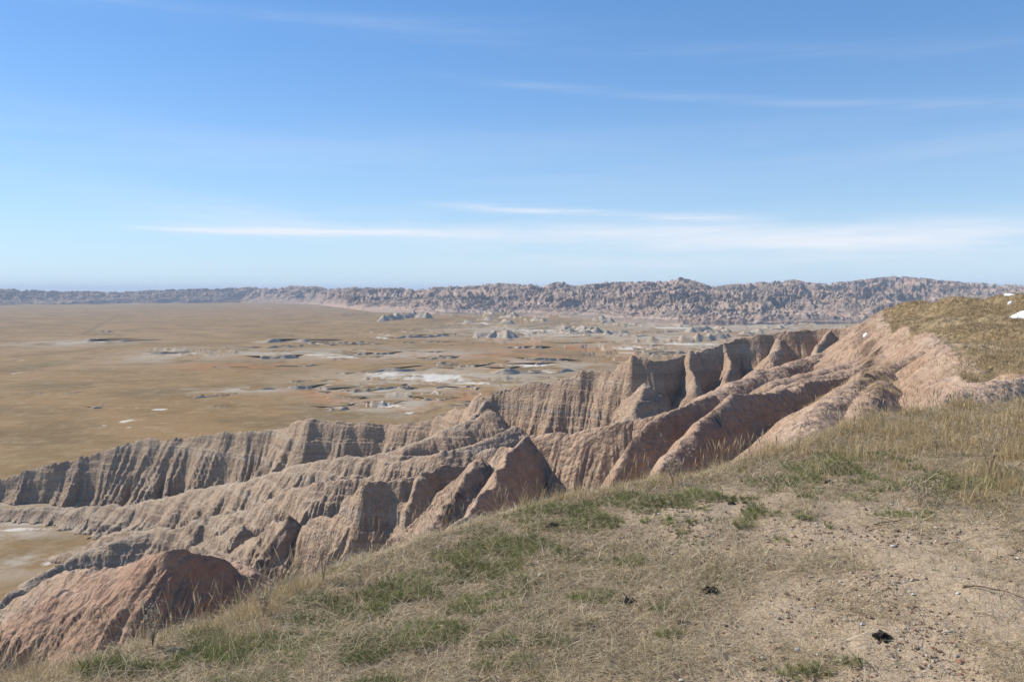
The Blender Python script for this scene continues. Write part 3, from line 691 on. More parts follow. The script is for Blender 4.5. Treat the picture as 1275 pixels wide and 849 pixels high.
def build_ground():
    nc = 900
    a = np.linspace(-radians(46), radians(46), nc).astype(np.float32)
    r = np.exp(np.linspace(math.log(1.2), math.log(45), 700)).astype(np.float32)
    X = r[:, None] * np.sin(a)[None]; Y = r[:, None] * np.cos(a)[None]
    H, d = base_height(X, Y)
    H = H + micro(X, Y)
    keep = (d[:-1, :-1] < 0.45) & (d[1:, 1:] < 0.45) & (r[:-1, None] < 26)
    co = np.stack([X, Y, H], -1).reshape(-1, 3)
    q = grid_quads(len(r), nc, keep)
    co, q, at_ = compact(co, q, {'path': path_mask(X, Y)})
    o = make_mesh('ground', co, q, M_soil, at_)
    return tag(o, kind='structure')

build_badlands(); print('badlands', time.time() - T0)
build_plain(); build_banks(); print('plain', time.time() - T0)
build_far(); print('far', time.time() - T0)
build_ground(); print('ground', time.time() - T0)

# ------------------------------------------------------------------ haze
def build_haze():
    m, g = new_mat('thin_haze')
    v = g.n('ShaderNodeVolumePrincipled')
    v.inputs['Color'].default_value = (0.72, 0.83, 1.0, 1); v.inputs['Density'].default_value = 0.000115
    v.inputs['Anisotropy'].default_value = 0.0
    o = g.n('ShaderNodeOutputMaterial'); g.t.links.new(v.outputs[0], o.inputs['Volume'])
    x0, x1, y0, y1, z0, z1 = -12500, 12500, -60, 14500, -62, 62
    co = np.array([(x, y, z) for x in (x0, x1) for y in (y0, y1) for z in (z0, z1)], float)
    q = np.array([(0, 1, 3, 2), (4, 6, 7, 5), (0, 4, 5, 1), (2, 3, 7, 6), (0, 2, 6, 4), (1, 5, 7, 3)])
    o = make_mesh('haze', co, q, m, smooth=False)
    return tag(o, kind='stuff', label='thin blue haze over the prairie and the distant badlands')
build_haze()

# ------------------------------------------------------------------ vegetation
def strips(name, base, azi, elev, bend, length, width, cols, mat, rings=4, head=None, tipw=0.25):
    """N curved tapering blades as one mesh. elev = start angle over the ground, bend = angle lost along the blade"""
    n = len(base)
    co = np.empty((n, rings, 2, 3), np.float32)
    p = base.astype(np.float32).copy(); seg = length / (rings - 1)
    wa = azi + pi / 2 + rng.uniform(-0.8, 0.8, n)
    wx, wy = np.cos(wa), np.sin(wa)
    for k in range(rings):
        f = k / (rings - 1)
        w = width * (1 - (1 - tipw) * f) * 0.5
        if head is not None: w = np.where(head & (k == rings - 2), width * 1.9, w)
        off = np.stack([wx * w, wy * w, 0 * w], -1)
        co[:, k, 0] = p - off; co[:, k, 1] = p + off
        e = elev - bend * (f + 0.5 / (rings - 1))
        p = p + np.stack([np.cos(azi) * np.cos(e) * seg, np.sin(azi) * np.cos(e) * seg, np.sin(e) * seg], -1)
    b = (np.arange(n, dtype=np.int32) * rings * 2)[:, None, None]
    k = (np.arange(rings - 1, dtype=np.int32) * 2)[None, :, None]
    q = (b + k + np.array([0, 1, 3, 2], np.int32)[None, None]).reshape(-1, 4)
    c = np.repeat(cols, rings * 2, axis=0)
    return make_mesh(name, co.reshape(-1, 3), q, mat, cols=c, smooth=False)

def sample_shelf(n, rmin=2.6, rmax=20.0, power=1.3, azl=40, margin=0.35):
    """random points on the shelf, thinner with distance"""
    out = []
    while sum(len(o) for o in out) < n:
        m = int(n * 1.6)
        u = rng.uniform(0, 1, m); e = 2 - power
        r = (rmin ** e + u * (rmax ** e - rmin ** e)) ** (1 / e)
        a = rng.uniform(-radians(azl), radians(azl), m)
        x, y = r * np.sin(a), r * np.cos(a)
        d, _ = rim_out(x, y)
        k = (d < margin)
        out.append(np.stack([x[k], y[k], r[k], d[k]], -1))
    return np.concatenate(out)[:n]
def ground_z(x, y):
    h, d = shelf(x.astype(np.float32), y.astype(np.float32)); return h + micro(x, y)
GREEN_PX = [(480, 737, 38, 10), (440, 765, 40, 13), (400, 745, 28, 6), (590, 712, 45, 10), (345, 800, 45, 12), (270, 810, 40, 10), (640, 678, 25, 8), (690, 640, 45, 8), (790, 628, 55, 8), (860, 622, 35, 6), (1010, 583, 40, 8), (1190, 602, 60, 10),
            (150, 832, 40, 8), (700, 655, 30, 5), (925, 657, 13, 3), (600, 745, 20, 5), (1000, 832, 30, 9), (1060, 825, 20, 6), (740, 745, 22, 8), (830, 790, 26, 8), (560, 690, 30, 5), (450, 820, 26, 7), (520, 780, 30, 7), (690, 800, 24, 7), (790, 700, 24, 6), (1050, 570, 50, 6), (1140, 640, 30, 5), (530, 652, 20, 4), (380, 770, 25, 6), (960, 600, 30, 5), (1250, 590, 30, 8), (620, 800, 20, 6), (250, 790, 22, 5)]
GC = []
for (px, py, w, h) in GREEN_PX:
    p = hit_fg(px, py); u = hit_fg(px + w, py); v = hit_fg(px, py + h)
    GC.append((p[0], p[1], math.hypot(*(u - p)[:2]) , math.hypot(*(v - p)[:2]) ))
def green_mask(x, y):
    o = np.zeros_like(x)
    for cx, cy, rw, rh in GC:
        o = np.maximum(o, np.exp(-(((x - cx) / rw) ** 2 + ((y - cy) / rh) ** 2) * 0.9))
    return o

M_straw = mat_tint('dry_straw', 0.35); M_green = mat_tint('fresh_grass', 0.45); M_stone = mat_tint('gravel_stone', 0, 0.9, 0.15, 0.8)

def palette(n, cols, jitter=0.25, tone=None):
    cols = np.array(cols, float); c = cols[rng.integers(0, len(cols), n)]
    return np.clip(c * rng.uniform(1 - jitter, 1 + jitter, (n, 1)), 0.005, 0.9)

def build_litter():
    S = sample_shelf(330000, power=1.15)
    x, y, r, d = S.T
    pm = path_mask(x, y)
    cl = fbm(x, y, 0.5, 4, 0.6, 800)
    keep = rng.uniform(0, 1, len(x)) < np.clip(0.70 - 0.55 * pm + 0.75 * cl, 0.07, 1)
    x, y, r, d, cl = x[keep], y[keep], r[keep], d[keep], cl[keep]; n = len(x)
    z = ground_z(x, y)
    azi = rng.uniform(0, 2 * pi, n) * 0.5 + 2.2 * perlin(x / 0.4, y / 0.4, 805) + rng.choice([0, pi], n)
    L = rng.uniform(0.025, 0.11, n) * rng.choice([1, 1, 1, 1.9], n)
    W = rng.uniform(0.0012, 0.0030, n) * (np.maximum(r, 3.5) / 3.5) ** 0.75
    c = palette(n, [(0.60, 0.48, 0.30), (0.70, 0.59, 0.41), (0.46, 0.36, 0.22), (0.32, 0.24, 0.15), (0.52, 0.44, 0.32), (0.22, 0.165, 0.10), (0.40, 0.35, 0.20)], 0.3)
    o = strips('grass_litter', np.stack([x, y, z + rng.uniform(-0.002, 0.012, n)], -1), azi, rng.uniform(0.0, 0.75, n), rng.uniform(0.3, 1.3, n), L, W, c, M_straw, rings=3)
    tag(o, kind='stuff', label='matted dry grass litter lying over the shelf')
build_litter()

def build_turf():
    S = sample_shelf(680000, power=1.2)
    x, y, r, d = S.T
    pm_ = path_mask(x, y); gm = green_mask(x, y); nz = fbm(x, y, 0.28, 4, 0.65, 820)
    band_ = np.clip(1 - np.abs(d + 0.9) / 1.3, 0, 1) * (x < 3.5); g_ = gm * 1.05 + 0.40 * band_ + 0.42 * nz + 0.25 * perlin(x / 1.1, y / 1.1, 822) * (1 - pm_) - 0.10
    pm = path_mask(x, y)
    pr = np.where(g_ > 0.40, 0.95, np.where((nz > 0.30) & (pm < 0.35), 0.32, 0.02))
    k = rng.uniform(0, 1, len(x)) < pr
    x, y, r, d, g_ = x[k], y[k], r[k], d[k], g_[k]; n = len(x)
    # gather blades into little tufts
    q = 0.035 * (1 + r / 12)
    jx = np.round(x / q) * q; jy = np.round(y / q) * q
    x = jx + (x - jx) * 0.55 + 0.02 * perlin(jx * 9, jy * 9, 3); y = jy + (y - jy) * 0.55 + 0.02 * perlin(jx * 9, jy * 9, 4)
    z = ground_z(x, y)
    green = (g_ > 0.40) & (rng.uniform(0, 1, n) < 0.64) | (rng.uniform(0, 1, n) < 0.16)
    tone = 0.8 + 0.35 * perlin(jx * 3, jy * 3, 8)
    cg = palette(n, [(0.15, 0.225, 0.05), (0.20, 0.275, 0.07), (0.26, 0.31, 0.09), (0.11, 0.17, 0.04), (0.31, 0.32, 0.13)], 0.25)
    cd = palette(n, [(0.30, 0.25, 0.12), (0.38, 0.30, 0.16), (0.24, 0.21, 0.09), (0.44, 0.36, 0.21)], 0.3)
    c = np.where(green[:, None], cg, cd) * tone[:, None]
    L = rng.uniform(0.025, 0.075, n) * np.where(green, 1.0, 1.0) * (0.8 + 0.4 * perlin(x / 0.5, y / 0.5, 9))
    W = rng.uniform(0.0016, 0.0032, n) * (np.maximum(r, 3.5) / 3.5) ** 0.75
    base = np.stack([x, y, z - 0.003], -1)
    azi = rng.uniform(0, 2 * pi, n); el_ = rng.uniform(0.5, 1.45, n); be = rng.uniform(0.2, 1.3, n)
    for nm, m, mt, lb in (('green_grass', green, M_green, 'short fresh green grass in patches among the dry growth'), ('dry_turf', ~green, M_straw, 'short dry yellowish turf on the shelf')):
        o = strips(nm, base[m], azi[m], el_[m], be[m], L[m], W[m], c[m], mt)
        tag(o, kind='stuff', label=lb)
build_turf()

def build_tall():
    """golden bunch grass along the rim and thick on the right"""
    # clump centres
    S = sample_shelf(9000, rmin=2.8, rmax=22, power=0.7, margin=0.30)
    x, y, r, d = S.T
    pxx = 637.5 + F * x / y
    rimd = np.clip(1 + d / 0.55, 0, 1)                      # 1 at the rim, 0 inside
    right = sstep(pxx, 900, 1080) * sstep(y, 6.3, 8.2)
    right = np.maximum(right, sstep(pxx, 1180, 1260) * sstep(y, 5.4, 6.2))
    nz = fbm(x, y, 0.9, 3, 0.6, 840)
    pr = np.clip(rimd ** 2 * (0.16 + 0.9 * nz) + right * (0.42 + 0.7 * nz), 0, 1)
    k = rng.uniform(0, 1, len(x)) < pr
    x, y, r, d = x[k], y[k], r[k], d[k]
    m = np.maximum(6, (26 * rng.uniform(0.4, 1.6, len(x))).astype(int))
    hgt = rng.uniform(0.10, 0.24, len(x)) * (0.8 + 0.5 * np.clip(perlin(x / 1.5, y / 1.5, 5), 0, 1)) * np.where(r < 6, 0.8, 0.85)
    idx = np.repeat(np.arange(len(x)), m); n = len(idx)
    sp = 0.035 + 0.015 * rng.uniform(0, 1, len(x))
    bx = x[idx] + rng.normal(0, 1, n) * sp[idx]; by = y[idx] + rng.normal(0, 1, n) * sp[idx]
    z = ground_z(bx, by)
    azi = rng.uniform(0, 2 * pi, n) * 0.6 + 0.4
    c = palette(n, [(0.62, 0.45, 0.23), (0.70, 0.54, 0.31), (0.54, 0.39, 0.19), (0.34, 0.255, 0.13), (0.56, 0.39, 0.22), (0.38, 0.31, 0.16)], 0.28)
    L = hgt[idx] * rng.uniform(0.4, 1.25, n); W = rng.uniform(0.0013, 0.0026, n) * (r[idx] / 3.5) ** 0.6
    o = strips('tall_dry_grass', np.stack([bx, by, z], -1), azi, rng.uniform(0.9, 1.55, n), rng.uniform(0.1, 1.1, n), L, W, c, M_straw, rings=5, tipw=0.15)
    tag(o, kind='stuff', label='golden tufts of dry grass standing along the rim')
    # seed stalks
    S = sample_shelf(40000, rmin=2.8, rmax=20, power=0.7, margin=0.35)
    x, y, r, d = S.T; pxx = 637.5 + F * x / y
    nz = fbm(x, y, 0.6, 3, 0.6, 860)
    right = sstep(pxx, 930, 1080) * sstep(y, 6.8, 8.5)
    left = (1 - sstep(pxx, 250, 480)) * 1.0
    pr = (np.clip(1 + d / 0.35, 0, 1) * np.clip(0.10 + 0.55 * nz + 0.28 * left, 0, 1) * 0.55 + right * 0.03)
    k = rng.uniform(0, 1, len(x)) < pr
    x, y, r = x[k], y[k], r[k]; n = len(x)
    z = ground_z(x, y)
    c = palette(n, [(0.50, 0.39, 0.24), (0.42, 0.31, 0.18), (0.36, 0.25, 0.15), (0.30, 0.20, 0.12)], 0.2)
    o = strips('grass_seed_stalks', np.stack([x, y, z], -1), rng.uniform(0, 2 * pi, n), rng.uniform(1.25, 1.57, n), rng.uniform(0, 0.45, n), rng.uniform(0.13, 0.32, n), rng.uniform(0.0013, 0.0021, n) * (np.maximum(r, 3.5) / 3.5) ** 0.5, c, M_straw, rings=7, head=rng.uniform(0, 1, n) < 0.75, tipw=0.5)
    tag(o, kind='stuff', label='thin brown seed stalks rising along the rim')
    # a few long bleached stems lying loose
    S = sample_shelf(1500, power=1.0); x, y, r, d = S.T; n = len(x)
    c = palette(n, [(0.58, 0.50, 0.36), (0.52, 0.44, 0.30), (0.32, 0.23, 0.14)], 0.15)
    o = strips('loose_stems', np.stack([x, y, ground_z(x, y) + 0.012], -1), rng.uniform(0, 2 * pi, n), rng.uniform(0.0, 0.35, n), rng.uniform(0.0, 0.5, n), rng.uniform(0.12, 0.38, n), rng.uniform(0.002, 0.0034, n) * (r / 3.5) ** 0.4, c, M_straw, rings=6)
    tag(o, kind='stuff', label='long bleached grass stems lying loose')
build_tall()

def build_hill_grass():
    n0 = 42000
    P = np.array([at(*p) for p in HILL_POLY])
    u = rng.uniform(0, 1, n0 * 3); r = 24 + (90 - 24) * u ** 1.1; a = rng.uniform(radians(17), radians(38), n0 * 3)
    x = (r * np.sin(a)).astype(np.float32); y = (r * np.cos(a)).astype(np.float32)
    tmp = np.full(x.shape, -400.0, np.float32); _, idx, ins, dd = hill(tmp, x, y)
    G = np.zeros_like(x); G[idx] = np.where(ins, np.clip(0.58 - dd / 4 + 0.45 * perlin(x[idx] / 3, y[idx] / 3, 31), 0, 1), np.clip(1 - dd / 1.5, 0, 1) * 0.2)
    P1 = np.array([at(*p) for p in [(1170, 440, 42), (1120, 462, 34), (1075, 500, 27)]])
    dR, _, _, _ = poly_dist(x, y, P1[:, :2]); G = np.maximum(G, np.clip(1 - dR / 6, 0, 1) * 0.12)
    nz = fbm(x, y, 5, 4, 0.6, 880)
    k = (rng.uniform(0, 1, len(x)) < G * np.clip(0.55 + 0.8 * nz, 0, 1)); x, y, r, nz = x[k][:n0], y[k][:n0], np.hypot(x, y)[k][:n0], nz[k][:n0]
    H, d = base_height(x, y); z = H + fine_noise(x, y, H, r, d)
    m = 7; n = len(x) * m; ix = np.repeat(np.arange(len(x)), m)
    bx = x[ix] + rng.normal(0, 0.10, n); by = y[ix] + rng.normal(0, 0.10, n)
    c = palette(len(x), [(0.50, 0.375, 0.22), (0.41, 0.30, 0.17), (0.25, 0.185, 0.10), (0.58, 0.44, 0.27), (0.30, 0.24, 0.12)], 0.3)[ix] * (1 + 0.35 * np.clip(nz, -1, 1))[ix, None]
    o = strips('hill_grass', np.stack([bx, by, z[ix] - 0.03], -1), rng.uniform(0, 2 * pi, n), rng.uniform(0.7, 1.5, n), rng.uniform(0.2, 1.0, n), rng.uniform(0.08, 0.24, n), rng.uniform(0.012, 0.026, n) * (r[ix] / 45), c, M_straw, rings=3)
    tag(o, kind='stuff', label='dark olive and straw coloured grass on the hill')
build_hill_grass()

def build_pebbles():
    S = sample_shelf(90000, rmin=2.8, rmax=13, power=1.2)
    x, y, r, d = S.T; pm = path_mask(x, y); nz = fbm(x, y, 0.7, 3, 0.5, 900)
    k = rng.uniform(0, 1, len(x)) < np.clip(pm * 0.40 + 0.06 + 1.3 * nz * pm, 0.03, 1); x, y, r = x[k], y[k], r[k]; n = len(x)
    z = ground_z(x, y)
    s = (0.0015 + 0.0105 * rng.uniform(0, 1, n) ** 5) * (np.maximum(r, 3.5) / 3.5) ** 0.45
    octa = np.array([(1, 0, 0), (0, 1, 0), (-1, 0, 0), (0, -1, 0), (0.1, 0, 1), (0, 0, -1)], np.float32)
    ring2 = np.array([(0.7, 0.7, .35), (-0.7, 0.7, .3), (-0.7, -0.7, .35), (0.7, -0.7, .3)], np.float32)
    V = np.vstack([octa, ring2])
    v = V[None] * (s[:, None, None] * rng.uniform(0.55, 1.3, (n, 1, 3)) * rng.uniform(0.8, 1.2, (n, 10, 3)))
    v[:, :, 2] *= 0.7
    an = rng.uniform(0, 2 * pi, n); ca, sa = np.cos(an)[:, None], np.sin(an)[:, None]
    vx = v[:, :, 0] * ca - v[:, :, 1] * sa; vy = v[:, :, 0] * sa + v[:, :, 1] * ca
    co = np.stack([vx + x[:, None], vy + y[:, None], v[:, :, 2] + (z + s * 0.25)[:, None]], -1).reshape(-1, 3)
    tri = np.array([(0, 6, 4), (6, 1, 4), (1, 7, 4), (7, 2, 4), (2, 8, 4), (8, 3, 4), (3, 9, 4), (9, 0, 4), (6, 0, 5), (1, 6, 5), (7, 1, 5), (2, 7, 5), (8, 2, 5), (3, 8, 5), (9, 3, 5), (0, 9, 5)], np.int32)
    q = ((np.arange(n, dtype=np.int32) * 10)[:, None, None] + tri[None]).reshape(-1, 3)
    c = palette(n, [(0.38, 0.28, 0.20), (0.55, 0.47, 0.38), (0.27, 0.15, 0.10), (0.44, 0.30, 0.21), (0.17, 0.12, 0.09), (0.62, 0.57, 0.50), (0.33, 0.20, 0.14), (0.46, 0.37, 0.28)], 0.2)
    o = make_mesh('gravel', co, q, M_stone, cols=np.repeat(c, 10, axis=0), smooth=False)
    tag(o, kind='stuff', label='small multicoloured pebbles scattered over the bare soil')
build_pebbles()
print('vegetation', time.time() - T0)

# ------------------------------------------------------------------ single things
def hit_terrain(px, py, r0=3, r1=320):
    d = ray(px, py); t = np.exp(np.linspace(math.log(r0), math.log(r1), 5000))
    x = (d[0] * t).astype(np.float32); y = (d[1] * t).astype(np.float32); z = d[2] * t
    H, dd = base_height(x, y); r = np.hypot(x, y)
    H = H + fine_noise(x, y, H, r, dd)
    i = int(np.argmax(H > z))
    if i == 0: return hit_terrain(px, py + 0.6, r0, r1)
    return np.array([x[i], y[i], z[i]]), r[i]
def empty(name, loc, rz=0.0):
    o = bpy.data.objects.new(name, None); o.location = loc; o.rotation_euler.z = rz; o.empty_display_size = 0.05; COL.objects.link(o); return o

def build_snow():
    m, g = new_mat('old_snow'); b = principled(g, 0.6, 0.3); g.put(b.inputs['Base Color'], (0.82, 0.84, 0.87))
    P = g.n('ShaderNodeNewGeometry').outputs['Position']
    bp = g.n('ShaderNodeBump'); bp.inputs['Distance'].default_value = 0.08; g.put(bp.inputs['Height'], g.noise(P, 3, 5)); g.t.links.new(bp.outputs[0], b.inputs['Normal'])
    for k, (px, py, w, h, lb) in enumerate([(1282, 391, 24, 5.0, 'large white snow patch lying on the grassy hill at the right edge'), (1257, 378.5, 4, 1.5, 'small snow patch just above the large one on the hill'),
                                        (1256, 367.8, 4, 1.2, 'tiny sliver of snow at the crest of the grassy hill'), (1077, 418, 2.6, 2.5, 'small white snow remnant on the bare slope left of the grassy hill')]):
        c, r = hit_terrain(px, py)
        el_, _ = hit_terrain(px - w * 0.9, py); up, _ = hit_terrain(px, py + h)
        rx = w / F * c[1]; ry = max(abs(up[1] - c[1]), rx * 0.6) if k != 3 else rx * 1.0
        ry = min(ry, rx * 2.5)
        N = 28; t = np.linspace(0, 2 * pi, 49)[:-1]; rad = np.linspace(0, 1, N)
        wob = 1 + 0.28 * perlin(np.cos(t) * 1.4 + k * 7, np.sin(t) * 1.4, 5) + 0.1 * perlin(np.cos(t) * 5, np.sin(t) * 5, k)
        X = (c[0] + rad[:, None] * rx * np.cos(t) * wob).astype(np.float32); Y = (c[1] + rad[:, None] * ry * np.sin(t) * wob).astype(np.float32)
        H, dd = base_height(X, Y); Z = H + fine_noise(X, Y, H, np.hypot(X, Y), dd)
        Z = Z + 0.30 * (1 - rad[:, None] ** 4) * (0.8 if k == 0 else 0.6) - 0.06
        co = np.stack([X, Y, Z], -1).reshape(-1, 3); n = len(t)
        i = np.arange(N - 1)[:, None] * n; j = np.arange(n)[None]
        q = np.stack([i + j, i + n + j, i + n + (j + 1) % n, i + (j + 1) % n], -1).reshape(-1, 4)
        tag(make_mesh('snow_patch', co, q, m), lb, 'snow', 'old snow patches on the hill')
build_snow()

import bmesh
from mathutils import Vector, Matrix
def mesh_obj(name, bm, mat, parent=None):
    me = bpy.data.meshes.new(name); bm.to_mesh(me); bm.free(); me.materials.append(mat)
    o = bpy.data.objects.new(name, me); COL.objects.link(o); o.parent = parent; return o
def tube(bm, pts, rad, seg=6):
    rings = []
    for i, p in enumerate(pts):
        a = Vector(pts[max(i - 1, 0)]); b_ = Vector(pts[min(i + 1, len(pts) - 1)]); d = (b_ - a).normalized()
        u = d.orthogonal().normalized(); v = d.cross(u)
        rings.append([bm.verts.new(Vector(p) + (u * cos(2 * pi * k / seg) + v * sin(2 * pi * k / seg)) * rad[i]) for k in range(seg)])
    for r0, r1 in zip(rings, rings[1:]):
        for k in range(seg): bm.faces.new((r0[k], r0[(k + 1) % seg], r1[(k + 1) % seg], r1[k]))
    bm.faces.new(rings[0][::-1]); bm.faces.new(rings[-1])

def simple_mat(name, a, b_, scale, rough=0.9):
    m, g = new_mat(name); b = principled(g, rough, 0.25)
    P = g.n('ShaderNodeTexCoord').outputs['Object']
    g.put(b.inputs['Base Color'], g.mix(g.noise(P, scale, 5, 0.7), a, b_))
    bp = g.n('ShaderNodeBump'); bp.inputs['Distance'].default_value = 0.004; g.put(bp.inputs['Height'], g.noise(P, scale * 2, 4)); g.t.links.new(bp.outputs[0], b.inputs['Normal'])
    return m
M_dung = simple_mat('dried_dung', (0.012, 0.010, 0.009), (0.045, 0.035, 0.028), 60)
M_twig = simple_mat('weathered_twig', (0.07, 0.045, 0.03), (0.16, 0.11, 0.075), 40)
M_pale = simple_mat('pale_quartz', (0.44, 0.40, 0.35), (0.58, 0.54, 0.48), 40)
M_red = simple_mat('red_stone', (0.25, 0.10, 0.07), (0.34, 0.16, 0.11), 40)

def dung(px, py, w, flat, lb, seed):
    rg = np.random.default_rng(seed)
    p = hit_fg(px, py); R = w / F * math.hypot(p[0], p[1]) * 0.37
    bm = bmesh.new()
    for k in range(46):
        a = rg.uniform(0, 2 * pi); q = R * rg.uniform(0, 1) ** 0.6
        s = R * rg.uniform(0.10, 0.30)
        z = R * flat * (1 - (q / R) ** 2) * rg.uniform(0.2, 1.0)
        mt = Matrix.Translation((q * cos(a), q * sin(a) * 0.8, z)) @ Matrix.Rotation(rg.uniform(0, pi), 4, Vector(rg.normal(0, 1, 3)).normalized()) @ Matrix.Diagonal((s * rg.uniform(0.8, 1.9), s * rg.uniform(0.5, 1), s * rg.uniform(0.4, 0.8), 1))
        r = bmesh.ops.create_icosphere(bm, subdivisions=2, radius=1.0, matrix=mt)
        for v in r['verts']: v.co += Vector(rg.normal(0, 0.06, 3)) * s
    for k in range(16):
        a = rg.uniform(0, 2 * pi); L = R * rg.uniform(0.6, 1.25); e = rg.uniform(0, 0.8) * flat
        pts = [(L * f * cos(a + 0.4 * f), L * f * sin(a + 0.4 * f) * 0.8, R * flat * 0.5 + L * f * e * 0.6 * (1 - f * 0.7)) for f in (0.2, 0.5, 0.8, 1.0)]
        tube(bm, pts, [R * 0.05, R * 0.045, R * 0.03, R * 0.01], 5)
    o = mesh_obj('dung_clump', bm, M_dung); x, y = np.float32(p[0]), np.float32(p[1])
    o.location = (p[0], p[1], float(ground_z(np.array([x]), np.array([y]))[0]) + R * 0.05)
    tag(o, lb, 'dung', 'dark dried clumps on the ground')
for k, a in enumerate([(1097, 795, 30, 0.65, 'largest black clump, bristly, on the gravel at the lower right'), (885, 737, 25, 0.5, 'black clump on thin straw, left of and behind the largest one'),
          (911, 630, 13, 0.7, 'small round black clump on the bare soil near the drop'), (927, 629, 9, 0.3, 'smallest dark crumb, just right of the small round clump'),
          (852, 777, 22, 0.25, 'flattened dark clump half hidden in dry grass, nearest the camera of the left pair'), (782, 749, 28, 0.2, 'flat wide dark clump in the dry grass left of centre'),
          (1032, 602, 14, 0.6, 'black clump beside bent pale grass at the edge of the tall grass'), (687, 657, 26, 0.15, 'thin dark strip of dung among green grass near the rim')]):
    dung(*a, seed=50 + k)

def twig(pxs, rad, lb, seed, mat=M_twig):
    rg = np.random.default_rng(seed); P = np.array([hit_fg(*p) for p in pxs]); c = P.mean(0); n = 12
    t = np.linspace(0, 1, n); q = np.stack([np.interp(t * (len(P) - 1), np.arange(len(P)), P[:, i]) for i in range(3)], -1)
    q[:, :2] += rg.normal(0, 0.006, (n, 2)); gz = ground_z(q[:, 0].astype(np.float32), q[:, 1].astype(np.float32)); q[:, 2] = gz + rad * 1.2 + 0.02 * np.sin(t * pi) * rg.uniform(0.2, 0.8)
    bm = bmesh.new(); tube(bm, [tuple(v - c) for v in q], list(rad * (1 - 0.6 * t)), 6)
    for k in (4, 7):
        a = rg.uniform(0, 2 * pi); L = rad * 22
        tube(bm, [tuple(q[k] - c), tuple(q[k] - c + np.array([L * cos(a) * .6, L * sin(a) * .6, L * 0.15])), tuple(q[k] - c + np.array([L * cos(a + .3), L * sin(a + .3), L * 0.2]))], [rad * 0.5, rad * 0.4, rad * 0.15], 5)
    o = mesh_obj('fallen_twig', bm, mat); o.location = c; tag(o, lb, 'twig', 'twigs lying on the ground')
twig([(1200, 733), (1235, 741), (1279, 748)], 0.0045, 'long dark reddish twig reaching the right edge over bare soil', 1)
twig([(1088, 651), (1105, 650), (1129, 647)], 0.0050, 'short thick brown twig on the soil just below the tall grass', 2)
twig([(1065, 818), (1080, 828), (1098, 843)], 0.0022, 'thin dark twig below the largest black clump', 3)
twig([(1080, 727), (1092, 722), (1099, 715)], 0.0032, 'short forked twig in the middle of the gravel', 4)

def stone(px, py, w, mat, lb, seed):
    rg = np.random.default_rng(seed); p = hit_fg(px, py); R = w / F * math.hypot(p[0], p[1]) * 0.5
    bm = bmesh.new(); bmesh.ops.create_icosphere(bm, subdivisions=3, radius=1.0)
    dirs = [Vector(rg.normal(0, 1, 3)).normalized() for _ in range(12)]
    for v in bm.verts:
        for d in dirs:
            e = v.co.dot(d) - 0.78
            if e > 0: v.co -= d * e * 0.85
        v.co = Vector((v.co.x * R * 1.2, v.co.y * R * 0.9, v.co.z * R * 0.65))
    o = mesh_obj('stone', bm, mat); z = float(ground_z(np.array([p[0]], np.float32), np.array([p[1]], np.float32))[0])
    o.location = (p[0], p[1], z + R * 0.3); o.rotation_euler.z = rg.uniform(0, 6); tag(o, lb, 'stone', 'single stones on the soil')
stone(993, 806, 7, M_pale, 'white stone in the dry grass left of the largest black clump', 1)
stone(1193, 740, 5, M_pale, 'small white stone beside the long twig', 2)
stone(1196, 819, 7, M_red, 'dark red stone in the gravel at the lower right', 3)
stone(1112, 680, 6, M_pale, 'pale stone on the gravel below the short thick twig', 4)
stone(672, 716, 6, M_pale, 'pale stone on bare ground among dry grass left of centre', 5)

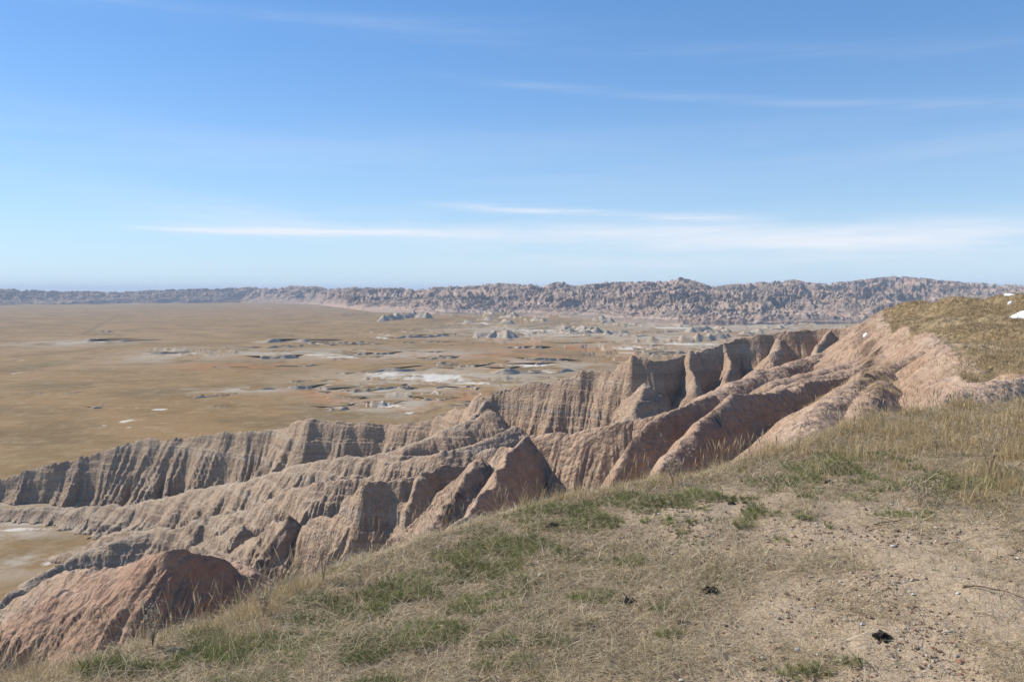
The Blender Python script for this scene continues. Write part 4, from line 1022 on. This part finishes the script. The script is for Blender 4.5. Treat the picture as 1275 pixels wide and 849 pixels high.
M_weed = simple_mat('dead_weed', (0.20, 0.135, 0.085), (0.36, 0.26, 0.17), 30)
M_seed = simple_mat('weed_seed', (0.40, 0.31, 0.21), (0.55, 0.45, 0.33), 60)
def weed(px, py, hpx, spread, nst, lb, seed):
    rg = np.random.default_rng(seed); p = hit_fg(px, py); Hh = hpx / F * p[1]
    root = empty('dry_weed', (p[0], p[1], float(ground_z(np.array([p[0]], np.float32), np.array([p[1]], np.float32))[0]) - 0.01))
    hd = bmesh.new()
    for k in range(nst):
        bm = bmesh.new(); a = rg.uniform(0, 2 * pi); L = Hh * rg.uniform(0.6, 1.0); sp = spread * rg.uniform(0.2, 1)
        pts = [(L * sp * f ** 1.4 * cos(a + f * .5), L * sp * f ** 1.4 * sin(a + f * .5), L * f) for f in np.linspace(0, 1, 7)]
        tube(bm, pts, [0.0022 - 0.0015 * f for f in np.linspace(0, 1, 7)], 5)
        for j in range(2, 7):
            for _ in range(2):
                b0 = Vector(pts[j]); aa = rg.uniform(0, 2 * pi); l2 = L * rg.uniform(0.08, 0.2)
                e = b0 + Vector((cos(aa) * l2 * .6, sin(aa) * l2 * .6, l2 * .8)); mid = (b0 + e) / 2 + Vector((cos(aa), sin(aa), 0)) * l2 * .15
                tube(bm, [tuple(b0), tuple(mid), tuple(e)], [0.0012, 0.0009, 0.0005], 4)
                for q in range(3):
                    mt = Matrix.Translation(e + Vector(rg.normal(0, 0.006, 3))) @ Matrix.Rotation(rg.uniform(0, 3), 4, 'X') @ Matrix.Diagonal((0.0035, 0.0025, 0.006, 1))
                    bmesh.ops.create_icosphere(hd, subdivisions=1, radius=1.0, matrix=mt)
        mesh_obj('stem', bm, M_weed, root)
    mesh_obj('seed_heads', hd, M_seed, root)['kind'] = 'stuff'
    tag(root, lb, 'weed', 'dead weeds standing in the grass')
for k, a in enumerate([(403, 722, 66, 0.25, 4, 'tall dead weed at the rim left of centre, in front of the deep gully'), (190, 806, 62, 0.35, 5, 'dead brown weed in front of the big shaded red face, nearest the left edge'),
          (328, 764, 48, 0.3, 4, 'dead weed at the rim just above the bright green patch at lower left'), (838, 602, 40, 0.8, 5, 'low spreading weed with dark stems below the lit clay nose'),
          (1232, 592, 78, 0.4, 8, 'tallest bushy pale weed by the right edge'), (1166, 566, 50, 0.45, 7, 'bushy grey weed in the tall grass left of the tallest weed'), (1145, 628, 38, 0.8, 7, 'low tangled brown weed where the grass meets the bare soil')]):
    weed(*a, seed=70 + k)
print('done', time.time() - T0)
